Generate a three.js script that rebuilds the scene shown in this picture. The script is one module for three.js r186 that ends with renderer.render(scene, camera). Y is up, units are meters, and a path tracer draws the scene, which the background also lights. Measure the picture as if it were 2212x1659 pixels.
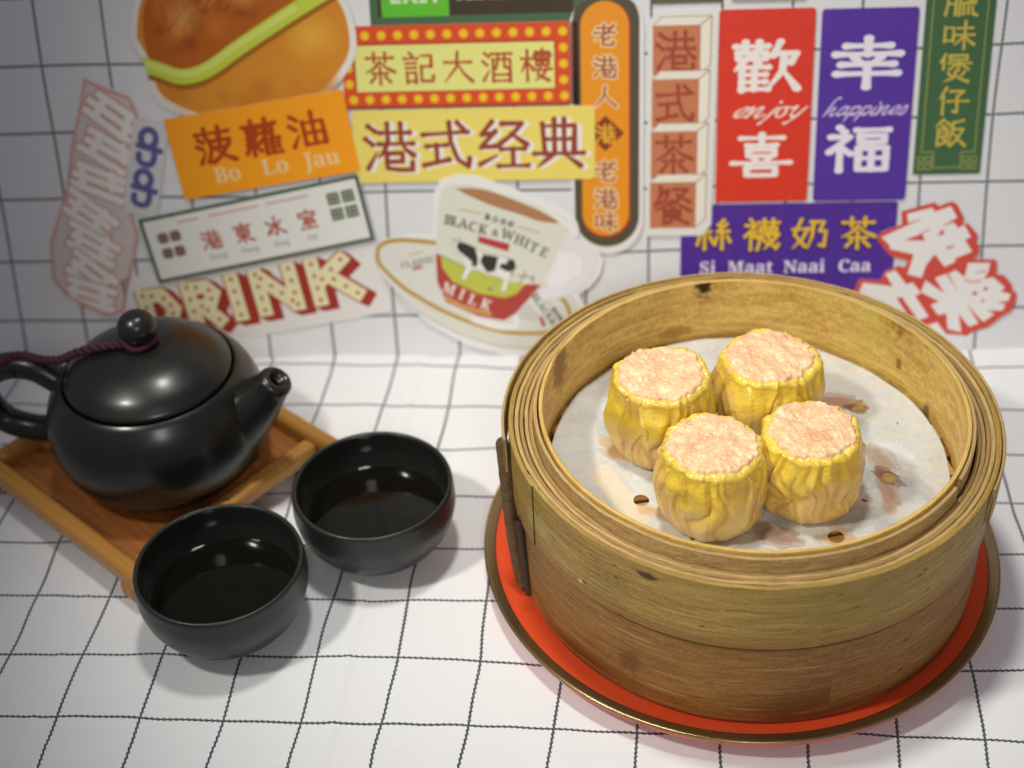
import * as THREE from 'three';
import { RoundedBoxGeometry } from 'three/addons/geometries/RoundedBoxGeometry.js';
import { mergeGeometries } from 'three/addons/utils/BufferGeometryUtils.js';
import { ImprovedNoise } from 'three/addons/math/ImprovedNoise.js';

// ------------------------------------------------------------------ camera, light, exposure
const scene = new THREE.Scene();
const camera = new THREE.PerspectiveCamera(30.3475, 4 / 3, 0.02, 20);
camera.position.set(0.0453, 0.4089, 0.553);
camera.rotation.set(-0.6744, 0.0971, -0.0562, 'YXZ');
camera.focus = 0.5;
camera.userData.fStop = 6.6;
const renderer = new THREE.WebGLRenderer({ antialias: true });
renderer.setSize(1024, 768);
renderer.toneMapping = THREE.LinearToneMapping;
renderer.toneMappingExposure = 1;
renderer.shadowMap.enabled = true;
scene.background = new THREE.Color(0.14, 0.138, 0.158);

// the ceiling lamp above the table and a second, weaker lamp on the left of the viewer
const key = new THREE.SpotLight(new THREE.Color(0.98, 0.98, 0.91), 1.24, 0, 0.43, 1, 2);
key.name = 'ceiling_lamp_light'; key.position.set(-0.02, 0.9, 0.06); key.target.position.set(0.105, 0, 0.13);
key.castShadow = true; key.shadow.radius = 2.4;
scene.add(key, key.target);
const side = new THREE.SpotLight(new THREE.Color(1, 0.97, 0.87), 1.05, 0, 0.36, 1, 2);
side.name = 'side_lamp_light'; side.position.set(-0.38, 0.69, 0.37); side.target.position.set(0.07, 0.02, 0.1); side.castShadow = true; side.shadow.radius = 1.6;
scene.add(side, side.target);
const front = new THREE.SpotLight(new THREE.Color(1, 0.97, 0.93), 0.64, 0, 0.37, 1, 2);
front.name = 'front_lamp_light'; front.position.set(0.14, 0.6, 0.85); front.target.position.set(0.07, 0.08, 0.04); front.castShadow = true; front.shadow.radius = 5;
scene.add(front, front.target);

// ------------------------------------------------------------------ helpers (shapes are written in millimetres)
const PI = Math.PI, MM = 0.001;
const rng = (s) => () => { s = (s + 0x6d2b79f5) | 0; let t = Math.imul(s ^ (s >>> 15), 1 | s); t = (t + Math.imul(t ^ (t >>> 7), 61 | t)) ^ t; return ((t ^ (t >>> 14)) >>> 0) / 4294967296; };
const PN = new ImprovedNoise();
const n3 = (x, y, z) => PN.noise(x, y, z);
const fbm = (x, y, z, o = 3) => { let a = 0.5, s = 0; for (let i = 0; i < o; i++) { s += a * n3(x, y, z); x *= 2.03; y *= 2.03; z *= 2.03; a *= 0.5; } return s; };
const clamp = THREE.MathUtils.clamp, lerp = THREE.MathUtils.lerp, sst = THREE.MathUtils.smoothstep;
function mesh(name, geo, mat, parent, label) {
  geo.scale(MM, MM, MM);
  const m = new THREE.Mesh(geo, mat); m.name = name; m.castShadow = m.receiveShadow = true;
  if (label) m.userData.label = label;
  (parent ?? scene).add(m);
  return m;
}
function thing(name, label, category, x = 0, y = 0, z = 0, turn = 0, group) {
  const g = new THREE.Group(); g.name = name; g.position.set(x * MM, y * MM, z * MM); g.rotation.y = turn;
  g.userData = { label, category }; if (group) g.userData.group = group;
  scene.add(g); return g;
}
const std = (o) => new THREE.MeshPhysicalMaterial(o);
function canvas(w, h) { const c = document.createElement('canvas'); c.width = Math.round(w); c.height = Math.round(h); return [c, c.getContext('2d')]; }
function ctex(c, rep) { const t = new THREE.CanvasTexture(c); t.colorSpace = THREE.SRGBColorSpace; t.magFilter = THREE.LinearFilter; if (rep) t.wrapS = t.wrapT = THREE.RepeatWrapping; return t; }
function dtex(w, h, fn, srgb = true) {     // fn(u, v) -> [r, g, b] in 0..255, v upwards
  const d = new Uint8Array(w * h * 4);
  for (let y = 0; y < h; y++) for (let x = 0; x < w; x++) { const c = fn((x + 0.5) / w, (y + 0.5) / h), i = (y * w + x) * 4; d[i] = clamp(c[0], 0, 255); d[i + 1] = clamp(c[1], 0, 255); d[i + 2] = clamp(c[2], 0, 255); d[i + 3] = 255; }
  const t = new THREE.DataTexture(d, w, h); if (srgb) t.colorSpace = THREE.SRGBColorSpace; t.magFilter = THREE.LinearFilter; t.wrapS = t.wrapT = THREE.RepeatWrapping; t.needsUpdate = true; return t;
}
function lathe(pts, seg = 160) { const g = new THREE.LatheGeometry(pts.map(([r, y]) => new THREE.Vector2(r, y)), seg); return g; }
function grid(nu, nv, fn, closeU) {        // fn(u, v) -> [x, y, z]
  const pos = [], uv = [], idx = [];
  for (let j = 0; j <= nv; j++) for (let i = 0; i <= nu; i++) { const p = fn(i / nu, j / nv); pos.push(p[0], p[1], p[2]); uv.push(i / nu, j / nv); }
  for (let j = 0; j < nv; j++) for (let i = 0; i < nu; i++) { const a = j * (nu + 1) + i, b = a + 1, c = a + nu + 1, d = c + 1; idx.push(a, b, d, a, d, c); }
  const g = new THREE.BufferGeometry();
  g.setAttribute('position', new THREE.Float32BufferAttribute(pos, 3)); g.setAttribute('uv', new THREE.Float32BufferAttribute(uv, 2)); g.setIndex(idx); g.computeVertexNormals();
  if (closeU) { const n = g.attributes.normal; for (let j = 0; j <= nv; j++) { const a = j * (nu + 1), b = a + nu, v = new THREE.Vector3().fromBufferAttribute(n, a).add(new THREE.Vector3().fromBufferAttribute(n, b)).normalize(); n.setXYZ(a, v.x, v.y, v.z); n.setXYZ(b, v.x, v.y, v.z); } }
  return g;
}
const tube = (pts, r, seg = 60, rs = 12, closed = false) => new THREE.TubeGeometry(new THREE.CatmullRomCurve3(pts.map((p) => new THREE.Vector3(...p)), closed), seg, r, rs, closed);

// ------------------------------------------------------------------ the checked cloth on the table and up the back
const TILE = 30;
function clothTile() {
  const [c, x] = canvas(512, 512);
  x.fillStyle = '#e6e6e8'; x.fillRect(0, 0, 512, 512);
  const r = rng(5);
  for (let i = 0; i < 9000; i++) { const g = 218 + r() * 24; x.fillStyle = `rgba(${g},${g},${g + 3},0.35)`; x.fillRect(r() * 512, r() * 512, 2 + r() * 10, 1.5); }
  for (let d = 0; d < 2; d++) for (let i = -1; i < 15; i++) {
    x.save(); if (d) { x.translate(512, 0); x.rotate(PI / 2); }
    const s = i * 512 / 14; x.lineCap = 'round';
    x.strokeStyle = '#666c70'; x.lineWidth = 12; x.beginPath(); x.moveTo(s, 256); x.lineTo(s + 37, 256); x.stroke();
    x.strokeStyle = i % 3 ? '#40474b' : '#4b5256'; x.lineWidth = 12; x.beginPath(); x.moveTo(s + 1, 262); x.quadraticCurveTo(s + 20, 259, s + 36, 250); x.stroke();
    x.restore();
  }
  return ctex(c, true);
}
const clothTex = clothTile();
const clothBump = dtex(256, 256, (u, v) => { const k = 128 + 50 * Math.sin(u * 2 * PI * 60) + 50 * Math.sin(v * 2 * PI * 60); return [k, k, k]; }, false);
const clothMat = std({ map: clothTex, roughness: 0.78, bumpMap: clothBump, bumpScale: 0.00006, sheen: 0.15 });
const backMat = std({ map: clothTex, roughness: 0.8, bumpMap: clothBump, bumpScale: 0.00006 });
const SH = -0.0341, AS = 0.9911;
{
  const C0 = -15, C1 = 15, R0 = 0.45, R1 = 16;
  const g = grid(600, 220, (u, v) => {
    const c = lerp(C0, C1, u), r = lerp(R1, R0, v);
    const far = sst(1.6 - r, 0, 1) , lift = 0.8 * fbm(c * 0.6, r * 0.7, 3.3, 3) + 0.35 * n3(c * 1.7, r * 0.5, 8) + 0.9 * far * n3(c * 0.5, 2, 1) ** 2;
    const press = 0.55 * Math.exp(-(((c + 1.62 + 0.04 * n3(r, 1, 1)) / 0.05) ** 2)) + 0.5 * Math.exp(-(((c + 5.3) / 0.05) ** 2)) + 0.4 * Math.exp(-(((r - 8.45) / 0.06) ** 2)) + 0.8 * n3(c * 0.28, r * 0.22, 40);
    return [(c + SH * r) * TILE, lift + press - 0.8, r * AS * TILE];
  });
  const uv = g.attributes.uv;
  for (let i = 0; i < uv.count; i++) {
    const c = lerp(C0, C1, uv.getX(i)), r = lerp(R1, R0, uv.getY(i));
    uv.setXY(i, c + 0.5 + 0.08 * n3(c * 0.45, r * 0.5, 7) + 0.025 * n3(c * 1.3, r * 1.3, 3), -r + 0.5 + 0.08 * n3(c * 0.5, r * 0.45, 19) + 0.035 * n3(c * 1.5, r * 0.9, 23));
  }
  const m = mesh('tablecloth', g, clothMat); m.userData = { kind: 'structure', label: 'white checked tablecloth with thin dark lines', category: 'tablecloth' };
}
// frame of the leaning backdrop
const WE = new THREE.Vector3(0.99970772, 0, -0.02417595), WU = new THREE.Vector3(-0.0065823, 0.96222184, -0.27218706), WN = new THREE.Vector3(0.02326262, 0.27226664, 0.9619406);
const WO = new THREE.Vector3(-0.000683, 0, 0.019863);
const wallMatrix = (x, y, up, turn) => new THREE.Matrix4().makeBasis(WE, WU, WN).setPosition(WO.clone().addScaledVector(WE, x * MM).addScaledVector(WU, y * MM).addScaledVector(WN, up * MM)).multiply(new THREE.Matrix4().makeRotationZ(turn));
{
  const g = grid(160, 60, (u, v) => { const x = lerp(-460, 460, u), y = lerp(-1, 330, v), k = sst(14 - y, 0, 14); return [x, y, k * (2.2 * n3(x * 0.018, 5, 2) + 0.5) + 0.12 * n3(x * 0.03, y * 0.03, 1) - 0.15]; });
  const p = g.attributes.position, uv = g.attributes.uv;
  for (let i = 0; i < p.count; i++) { const x = p.getX(i), y = p.getY(i); uv.setXY(i, x / 30.02 + 0.5 + 0.05 * n3(x * 0.012, y * 0.012, 31), y / 30 - 0.639 + 0.5 + 0.05 * n3(x * 0.012, y * 0.012, 47)); }
  const m = mesh('backdrop_cloth', g, backMat); m.applyMatrix4(wallMatrix(0, 0, 0, 0)); m.userData = { kind: 'structure', label: 'checked cloth standing upright behind the table, covered with stickers', category: 'backdrop' };
}

// ------------------------------------------------------------------ brush lettering
const DOTS = '1212>2522;0636>1947;0892>2662', GRASS = '0818>9218;3204>3229;6804>6829';
const GL = {
  港: DOTS + ';3325>9025;4808>4844;7308>7344;3046>9546;4646>4060>2872;7446>8258>9568;4464>7464>7480>4480;4464>4492>6896>9296>9282',
  式: '0830>9226;1452>5250;3350>3382;0888>5678;5808>6045>7278>9292>9476;7308>8420',
  经: '3208>1232>3430;3826>1056>4054;0888>4072;5012>8812>7032>4650;6630>9652;4860>9260;7060>7090;4292>9892',
  典: '2014>2470;2018>8018>7870;4206>4270;6006>6070;2243>7843;0470>9670;3674>1095;6474>9094',
  茶: GRASS + ';5030>3050>0662;5030>7048>9660;2664>7464;5048>5096;3474>2090;6674>8290',
  餐: '2004>2020;2012>4212;2422>0844;2020>4020>3436>0850;5410>8810>7228>5644;6224>9442;5038>3052>0664;5038>7050>9664;4650>5456;3062>7062>7078>3078;3070>7070;3062>3096>4890;4878>9096',
  老: '1820>7220;4605>4640;0640>9240;8808>6040>1070;4258>4290>8492>8678;7058>4472',
  人: '5008>4450>0694;5040>6868>9692',
  味: '0824>0872;0826>3426>3470;0868>3468;4628>9028;4050>9650;6806>6896;6652>5270>3884;7052>8270>9782',
  歡: '0612>5212;2004>2020;4004>4020;1024>2624>2636>1036>1024;3424>5024>5036>3436>3424;2038>0658;1652>1696;3640>4046;1652>5452;1666>5066;1680>5080;1694>5494;3452>3494;7004>6030;6626>9426>8644;7634>7460>5494;7660>9694',
  喜: '1812>8212;5004>5028;2828>7228;3038>7038>7052>3052>3038;3856>4264;6256>5864;0668>9468;2878>7278>7296>2896>2878',
  幸: '2018>8018;5004>5034;0634>9434;3240>4052;6840>6052;1454>8654;0872>9272;5054>5098',
  福: '2004>2814;0824>3624>0656;2244>2296;2650>3860;4610>9410;5222>8822>8836>5236>5222;5048>9248>9294>5094>5048;5070>9270;7048>7094',
  臘: '1010>1060>0494;1012>3412>3494;1036>3436;1058>3458;5204>4616>5426;7004>6416>7226;8804>8216>9026;4630>9230>9256>4656>4630;4830>9056;4664>4696;5866>5892;7266>7290;8464>8692>9896',
  煲: '1604>0428;1220>1252;3008>8208>8222>3022>3008;2634>9434;5822>5858;5236>3054;6436>8854;2866>3676;7862>6876;5060>4682>1496;5072>6486>9096',
  仔: '2806>0846;2036>2096;4018>8218>6236;6236>6490>5286;3452>9652',
  飯: '2604>0430;2604>4824;2424>3432;1238>4238>4264>1264;1238>1294>3484;1250>4250;3070>4886;8808>5816;5814>5456>4494;5638>9038>7274>5296;6050>7472>9896',
  絲: '2804>1220>2822;3616>1040>4038;2444>2492;1056>0478;3854>4670;7604>6020>7622;8416>5840>9038;7244>7292;5856>5278;8654>9470',
  襪: '1804>2614;0622>3422>0456;2042>2096;3440>2850;2452>3660;4014>9614;5604>5622;8004>8022;4628>9028>9042>4642>4628;6028>6042;7628>7642;4054>9650;4654>4474>3896;6648>7676>9094>9680;9058>7082>5696;5464>6476',
  奶: '2606>0852>3888;4434>3066>0494;0436>5034;5214>8814>7642>9442>9088>7884;6014>5660>4496',
  記: '2206>3014;0422>4622;1036>4036;1050>4050;1264>1294;1264>4064>4094;1290>4090;5614>9014>9046;5846>9046;5846>5890>9490>9674',
  大: '0836>9236;5006>4650>0894;5040>6870>9694',
  酒: DOTS + ';3214>9614;3830>3896;3830>9230>9296;5414>5430>4658;7414>7452>8456;4076>8876;3894>9294',
  樓: '0430>4030;2206>2296;2036>0470;2642>4062;4812>9212>9230>4830>4812;7004>7042;4420>9620;5038>9038>9050>5050;6454>5478>9096;8460>7082>4696;4264>9862',
  油: DOTS + ';4030>4090;4032>9032>9090;4060>9060;4090>9090;6506>6590',
  菠: GRASS + ';1232>2240;0650>1858;0894>2466;4038>4064>2894;3840>9240>8654;6428>6460;4258>8258>6480>4096;5466>7282>9696',
  蘿: GRASS + ';1824>8224>8240>1840>1824;4024>4040;6024>6040;2842>1452>3052;3650>1266>4266;2668>2696;1476>0888;3676>4486;6444>5260;5858>5896;7644>8052;5858>9658;5870>9270;5882>9282;5896>9696;7658>7696',
  東: '0818>9218;5004>5098;2232>7832>7864>2264>2232;2248>7848;4666>2886>0694;5466>7284>9694',
  冰: '0826>2038;0686>2456;5204>5292>4286;2640>4640>3264>2082;8028>6046;5440>7274>9688',
  室: '5004>5014;1018>1036;1018>9018>8634;2438>7638;4838>3060>7056;6648>8464;2472>7672;5054>5092;1092>9092',
  黑: '2410>7610>7644>2444>2410;5010>5070;2456>7656;1070>9070;1480>0896;3480>3896;5880>6296;8080>9096',
  白: '5005>4018;2022>2092;2022>8022>8092;2056>8056;2090>8090',
  淡: DOTS + ';6208>6026>3848;4418>4830;8218>7430;6226>9448;6254>6072>3696;4464>4876;8264>7476;6272>9496',
};
const SCRIPT = {
  e: '0672>3052>2840>1446>0660>1474>3670', n: '0446>1040>0676;0870>2446>3440>3454>2870>3476>4866', j: '2640>1278>0496>9696'.replace('>9696', '>0098') + ';2622>2824',
  o: '2640>1046>0864>1876>3064>2842>4446', y: '0444>1240>0866>2074>3644;3840>2080>0698>0296', h: '3604>2010>0476;0672>2448>3446>2870>3476>4866',
  a: '3644>2240>0856>1076>2468>3842;3642>3070>4668', p: '1440>0098;1248>2840>3850>2874>1270>4464', i: '1642>0870>1676>2866;2226>2428', s: '0668>2040>2858>1876>0672', };
const parse = (s) => s.split(';').map((k) => k.split('>').map((p) => [+p.slice(0, 2), +p.slice(2, 4)]));
// paints one character with a brush whose width follows the stroke
function glyph(x, ch, cx, cy, w, h, color, weight = 9, table = GL, spread = 0, even = false) {
  const src = table[ch]; if (!src) return;
  x.save(); x.translate(cx - w / 2, cy - h / 2); x.scale(w / 100, h / 100); x.fillStyle = color;
  for (const st of parse(src)) {
    const v = st.map((p) => new THREE.Vector2(...p)), L = st.length > 2 ? 10 : 14, last = v[v.length - 1], d = last.clone().sub(v[0]);
    const fallL = d.x < -12 && d.y > 18, fallR = d.x > 12 && d.y > 18 && st.length < 4, rise = d.x > 8 && d.y < -12, flat = Math.abs(d.y) < 8 && st.length === 2;
    const smooth = table === SCRIPT ? new THREE.SplineCurve(v) : null, N = smooth ? 40 : 0, P = [];
    if (smooth) for (let i = 0; i <= N; i++) P.push(smooth.getPoint(i / N));
    else for (let s = 0; s < v.length - 1; s++) { const n = Math.max(4, Math.ceil(v[s].distanceTo(v[s + 1]) / 1.6)); for (let i = s ? 1 : 0; i <= n; i++) P.push(v[s].clone().lerp(v[s + 1], i / n)); }
    for (let i = 0; i < P.length; i++) {
      const t = i / (P.length - 1); let k = 1;
      if (!even) k = smooth ? 0.7 + 0.5 * Math.abs(Math.sin(t * 7)) : fallL ? 1.15 - 0.75 * t * t : fallR ? 0.6 + 0.7 * t : rise ? 1.15 - 0.7 * t : flat ? 0.78 + 0.35 * (Math.abs(t - 0.5) * 2) ** 4 : 0.98 + 0.2 * (Math.abs(t - 0.5) * 2) ** 4;
      x.beginPath(); x.arc(P[i].x, P[i].y, weight / 2 * k + spread, 0, 7); x.fill();
    }
  }
  x.restore();
}
function script(x, word, cx, cy, size, color, wide = 1) {
  x.save(); x.translate(cx, 0); x.scale(wide, 1); x.translate(-cx, 0);
  const adv = { e: 34, n: 46, j: 24, o: 40, y: 36, h: 46, a: 42, p: 40, i: 24, s: 30 };
  const total = [...word].reduce((s, c) => s + adv[c], 0) * size / 100; let px = cx - total / 2;
  for (const c of word) { x.save(); x.transform(1, 0, -0.42, 1, px + size * 0.42 * 0.5, cy); glyph(x, c, size / 2, 0, size, size, color, 7, SCRIPT); x.restore(); px += adv[c] * size / 100; }
  x.restore();
}

// ------------------------------------------------------------------ stickers on the backdrop
const paperEdge = std({ color: 0xe9e6e0, roughness: 0.6 });
const K = 8;                                            // pixels per millimetre of print
function roundRect(w, h, r) { const s = new THREE.Shape(), a = w / 2, b = h / 2; s.moveTo(-a + r, -b); s.lineTo(a - r, -b); s.absarc(a - r, -b + r, r, -PI / 2, 0); s.lineTo(a, b - r); s.absarc(a - r, b - r, r, 0, PI / 2); s.lineTo(-a + r, b); s.absarc(-a + r, b - r, r, PI / 2, PI); s.lineTo(-a, -b + r); s.absarc(-a + r, -b + r, r, PI, PI * 1.5); return s; }
// o: x, y centre on the backdrop in mm, w, h, turn, level, shape (outline in local mm, y up), draw(ctx) in local mm with y down from the top left corner
function sticker(name, label, o) {
  const [c, x] = canvas(o.w * K, o.h * K); x.scale(K, K); o.draw(x);
  const g = new THREE.ExtrudeGeometry(o.shape ?? roundRect(o.w, o.h, o.r ?? 1.2), { depth: 0.22, bevelEnabled: false, curveSegments: 14 });
  const p = g.attributes.position, uv = g.attributes.uv;
  for (let i = 0; i < p.count; i++) uv.setXY(i, p.getX(i) / o.w + 0.5, p.getY(i) / o.h + 0.5);
  const m = mesh(name, g, [std({ map: ctex(c), roughness: 0.42, specularIntensity: 0.7 }), paperEdge]);
  m.applyMatrix4(wallMatrix(o.x, o.y, 0.12 + 0.3 * (o.level ?? 0), o.turn ?? 0));
  m.userData = { label, category: 'sticker', group: 'stickers on the backdrop' };
  return m;
}
const poly = (x, pts, fill, stroke, lw) => { x.beginPath(); pts.forEach((p, i) => (i ? x.lineTo(...p) : x.moveTo(...p))); x.closePath(); if (fill) { x.fillStyle = fill; x.fill(); } if (stroke) { x.strokeStyle = stroke; x.lineWidth = lw; x.lineJoin = 'round'; x.stroke(); } };
const curve = (x, pts, color, lw, close) => { const s = new THREE.SplineCurve(pts.map((p) => new THREE.Vector2(...p))).getPoints(80); x.beginPath(); s.forEach((p, i) => (i ? x.lineTo(p.x, p.y) : x.moveTo(p.x, p.y))); if (close) { x.closePath(); x.fillStyle = color; x.fill(); } else { x.strokeStyle = color; x.lineWidth = lw; x.lineCap = 'round'; x.lineJoin = 'round'; x.stroke(); } };
const shapeOf = (pts) => new THREE.Shape(pts.map((p) => new THREE.Vector2(...p)));
const write = (x, t, px, py, font, color, rot = 0, align = 'center') => { x.save(); x.translate(px, py); x.rotate(rot); x.font = font; x.fillStyle = color; x.textAlign = align; x.textBaseline = 'middle'; x.fillText(t, 0, 0); x.restore(); };
const mottle = (x, w, h, seed, a = 0.05) => { const r = rng(seed); for (let i = 0; i < w * h * 0.5; i++) { x.fillStyle = r() < 0.5 ? `rgba(255,255,255,${a})` : `rgba(0,0,0,${a})`; x.fillRect(r() * w, r() * h, 0.4 + r() * 1.4, 0.3 + r() * 0.8); } };

sticker('sticker', 'red vertical sticker with two large white characters and the word enjoy', { x: 109.6, y: 114.5, w: 41, h: 85, r: 1.6, level: 1, draw(x) {
  x.fillStyle = '#e23d28'; x.fillRect(0, 0, 41, 85); mottle(x, 41, 85, 1, 0.02);
  glyph(x, '歡', 20.5, 24.4, 30, 22.5, '#f7efe9', 10.5); script(x, 'enjoy', 19.5, 43.6, 12.5, '#f8e2d8', 1.35); glyph(x, '喜', 20, 63.6, 28.5, 20, '#f7efe9', 10.5);
} });
sticker('sticker_001', 'violet vertical sticker with two large white characters and the word happines', { x: 153.2, y: 114, w: 41, h: 84.5, r: 1.6, level: 1, draw(x) {
  x.fillStyle = '#5a35a2'; x.fillRect(0, 0, 41, 85); mottle(x, 41, 85, 2, 0.02);
  glyph(x, '幸', 20.5, 23, 31, 22, '#f2ecf6', 12.5); script(x, 'happines', 19, 43.2, 10.5, '#d9ccf0', 1.12); glyph(x, '福', 19, 61, 29, 21, '#f2ecf6', 11.5);
} });
sticker('sticker_002', 'dark green vertical sticker with a column of gold characters at upper right', { x: 191, y: 132, w: 29.5, h: 98, r: 1, level: 0, draw(x) {
  x.fillStyle = '#456a44'; x.fillRect(0, 0, 30, 98);
  x.strokeStyle = '#b0ae62'; x.lineWidth = 0.42;
  x.beginPath(); x.moveTo(3.2, 0); x.lineTo(3.2, 88); x.lineTo(8.5, 88); x.lineTo(8.5, 95); x.lineTo(20.5, 95); x.lineTo(20.5, 88); x.lineTo(26.2, 88); x.lineTo(26.2, 0); x.stroke();
  for (const [a, b] of [[2, 90], [5.4, 90], [2, 93.4], [5.4, 93.4], [21.6, 90], [25, 90], [21.6, 93.4], [25, 93.4]]) { x.strokeRect(a, b, 2.3, 2.3); }
  ['臘', '味', '煲', '仔', '飯'].forEach((c, i) => glyph(x, c, 14.9, 23 + i * 14.1, 14, 12.8, '#d2b84e', 8.5));
} });
sticker('sticker_003', 'wide violet sticker with four gold characters just above the steamer rim', { x: 122.4, y: 49, w: 97, h: 44, r: 1.2, level: 0, draw(x) {
  x.fillStyle = '#54309a'; x.fillRect(0, 0, 97, 44); mottle(x, 97, 44, 3, 0.025);
  ['絲', '襪', '奶', '茶'].forEach((c, i) => { glyph(x, c, 15.2 + i * 21.6, 15.1, 16.5, 15.5, '#3a2160', 9, GL, 3); glyph(x, c, 15.2 + i * 21.6, 14.6, 16.5, 15.5, '#f0c43a', 9.5); });
  [['Si', 12.6], ['Maat', 32], ['Naai', 56.6], ['Caa', 79.5]].forEach(([t, px]) => write(x, t, px, 30, 'bold 8.2px serif', '#f3eefb'));
} });
sticker('sticker_004', 'sticker of four stacked terracotta cubes each carrying one brown character', { x: 73, y: 106.5, w: 33, h: 101, level: 1, shape: shapeOf([[-14.5, -50], [10.5, -50], [14.6, -45], [16, 48], [15, 50.3], [-10.5, 50.3], [-14.5, 46.5]]), draw(x) {
  x.fillStyle = '#e9e7e2'; x.fillRect(0, 0, 33, 101);
  ['港', '式', '茶', '餐'].forEach((c, i) => {
    const t = 6.2 + i * 23.1, l = 4.1 - i * 0.25, w = 20.4, h = 21.2;
    poly(x, [[l, t], [l + 3.6, t - 3.8], [l + w + 4.8, t - 3.8], [l + w, t]], '#efeadb', '#b08a70', 0.35);
    poly(x, [[l + w, t], [l + w + 4.8, t - 3.8], [l + w + 4.6, t + h - 4], [l + w, t + h]], '#f1ecdc', '#a0705c', 0.4);
    x.fillStyle = '#cb8058'; x.fillRect(l, t, w, h); glyph(x, c, l + w / 2 - 0.2, t + h / 2, 18, 18.5, '#a54a38', 9);
  });
} });
sticker('sticker_005', 'tall orange rounded sign sticker with dark brown frame and a column of characters', { x: 40.6, y: 107, w: 33, h: 117, level: 1, shape: roundRect(32.5, 117, 15.5), draw(x) {
  x.fillStyle = '#ebe9e6'; x.fillRect(0, 0, 33, 117);
  const pill = (l, t, w, h, c) => { x.fillStyle = c; x.beginPath(); x.roundRect(l, t, w, h, w / 2); x.fill(); };
  pill(1.8, -2, 29, 115.5, '#5b5140'); pill(5.2, 3.5, 21.6, 105.5, '#c0461f'); pill(5.2, 3.5, 21.0, 104.6, '#f09a26');
  [['老', 18], ['港', 31.4], ['人', 44.6], ['老', 78.2], ['港', 90.6], ['味', 101.4]].forEach(([c, y]) => { glyph(x, c, 15.8, y, 10.4, 10.2, '#f9dcae', 10, GL, 6); glyph(x, c, 15.8, y, 10.4, 10.2, '#a85636', 9.5); });
  poly(x, [[15.8, 53], [24.2, 61], [15.8, 69], [7.4, 61]], '#8e3f26'); glyph(x, '港', 15.8, 61, 9, 9, '#f0b22e', 11);
} });
sticker('sticker_006', 'dark green and black exit sign sticker cut by the top of the frame', { x: -15.8, y: 168, w: 92, h: 29, level: 0, r: 0.8, draw(x) {
  x.fillStyle = '#4d6c4c'; x.fillRect(0, 0, 92, 29); x.fillStyle = '#453a2c'; x.fillRect(3.6, 3, 84.6, 22);
  x.fillStyle = '#67c436'; x.fillRect(5.2, 6, 29.4, 19.2); write(x, 'EXIT', 20, 16, 'bold 11px sans-serif', '#dcefc8');
  write(x, 'Yau Ma Tei Station', 37, 16.6, 'bold 6.6px serif', '#cfc9b8', 0, 'left');
} });
sticker('sticker_007', 'red marquee sign sticker with yellow bulbs around a cream panel', { x: -23.7, y: 135.8, w: 103.8, h: 36.2, level: 1, r: 1, draw(x) {
  x.fillStyle = '#8a3a22'; x.fillRect(0, 0, 104, 37); x.fillStyle = '#e0512b'; x.fillRect(0, 0, 101.2, 35.4);
  x.fillStyle = '#a83e22'; x.fillRect(5.2, 7.6, 88.6, 21.6); x.fillStyle = '#ebe98a'; x.fillRect(5.8, 8.4, 87.6, 20.4);
  const bulb = (a, b) => { const g = x.createRadialGradient(a, b, 0.2, a, b, 2.2); g.addColorStop(0, '#f8d43a'); g.addColorStop(0.75, '#f3bd22'); g.addColorStop(1, '#e58a24'); x.fillStyle = g; x.beginPath(); x.arc(a, b, 2.15, 0, 7); x.fill(); };
  for (let i = 0; i < 14; i++) { bulb(97.3 - i * 7.2, 4.2); bulb(97.6 - i * 7.2, 32.2); }
  for (let i = 1; i < 4; i++) { bulb(97.4, 4.2 + i * 7); bulb(2.6, 4.2 + i * 7); }
  ['茶', '記', '大', '酒', '樓'].forEach((c, i) => glyph(x, c, 16.6 + i * 17.2, 18.6, 13.8, 14.6, '#b5502c', 9));
} });
sticker('sticker_008', 'pale yellow sticker with four large brown characters', { x: -19, y: 100.6, w: 108.5, h: 33.2, level: 2, r: 2.6, draw(x) {
  x.fillStyle = '#f2df72'; x.fillRect(0, 0, 109, 34);
  ['港', '式', '经', '典'].forEach((c, i) => { glyph(x, c, 17 + i * 25.4 + 1.1, 16.4 + 0.5, 24, 24, '#f6ece6', 9.5, GL, 0.6); glyph(x, c, 16.2 + i * 25.4, 16.4, 24, 24, '#9a4632', 9); });
} });
sticker('sticker_009', 'orange tilted sticker with three dark orange characters under the bun', { x: -114.7, y: 102.4, w: 83, h: 37.6, turn: 0.143, level: 3, r: 0.6, draw(x) {
  x.fillStyle = '#ffa51c'; x.fillRect(0, 0, 84, 38);
  ['菠', '蘿', '油'].forEach((c, i) => glyph(x, c, 20 + i * 21.8, 15, 18, 17, '#b4430f', 11.5));
  [['Bo', 22.5], ['Lo', 45], ['Jau', 67]].forEach(([t, px]) => write(x, t, px, 29.5, 'bold 10px serif', '#f4d49a'));
} });
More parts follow.
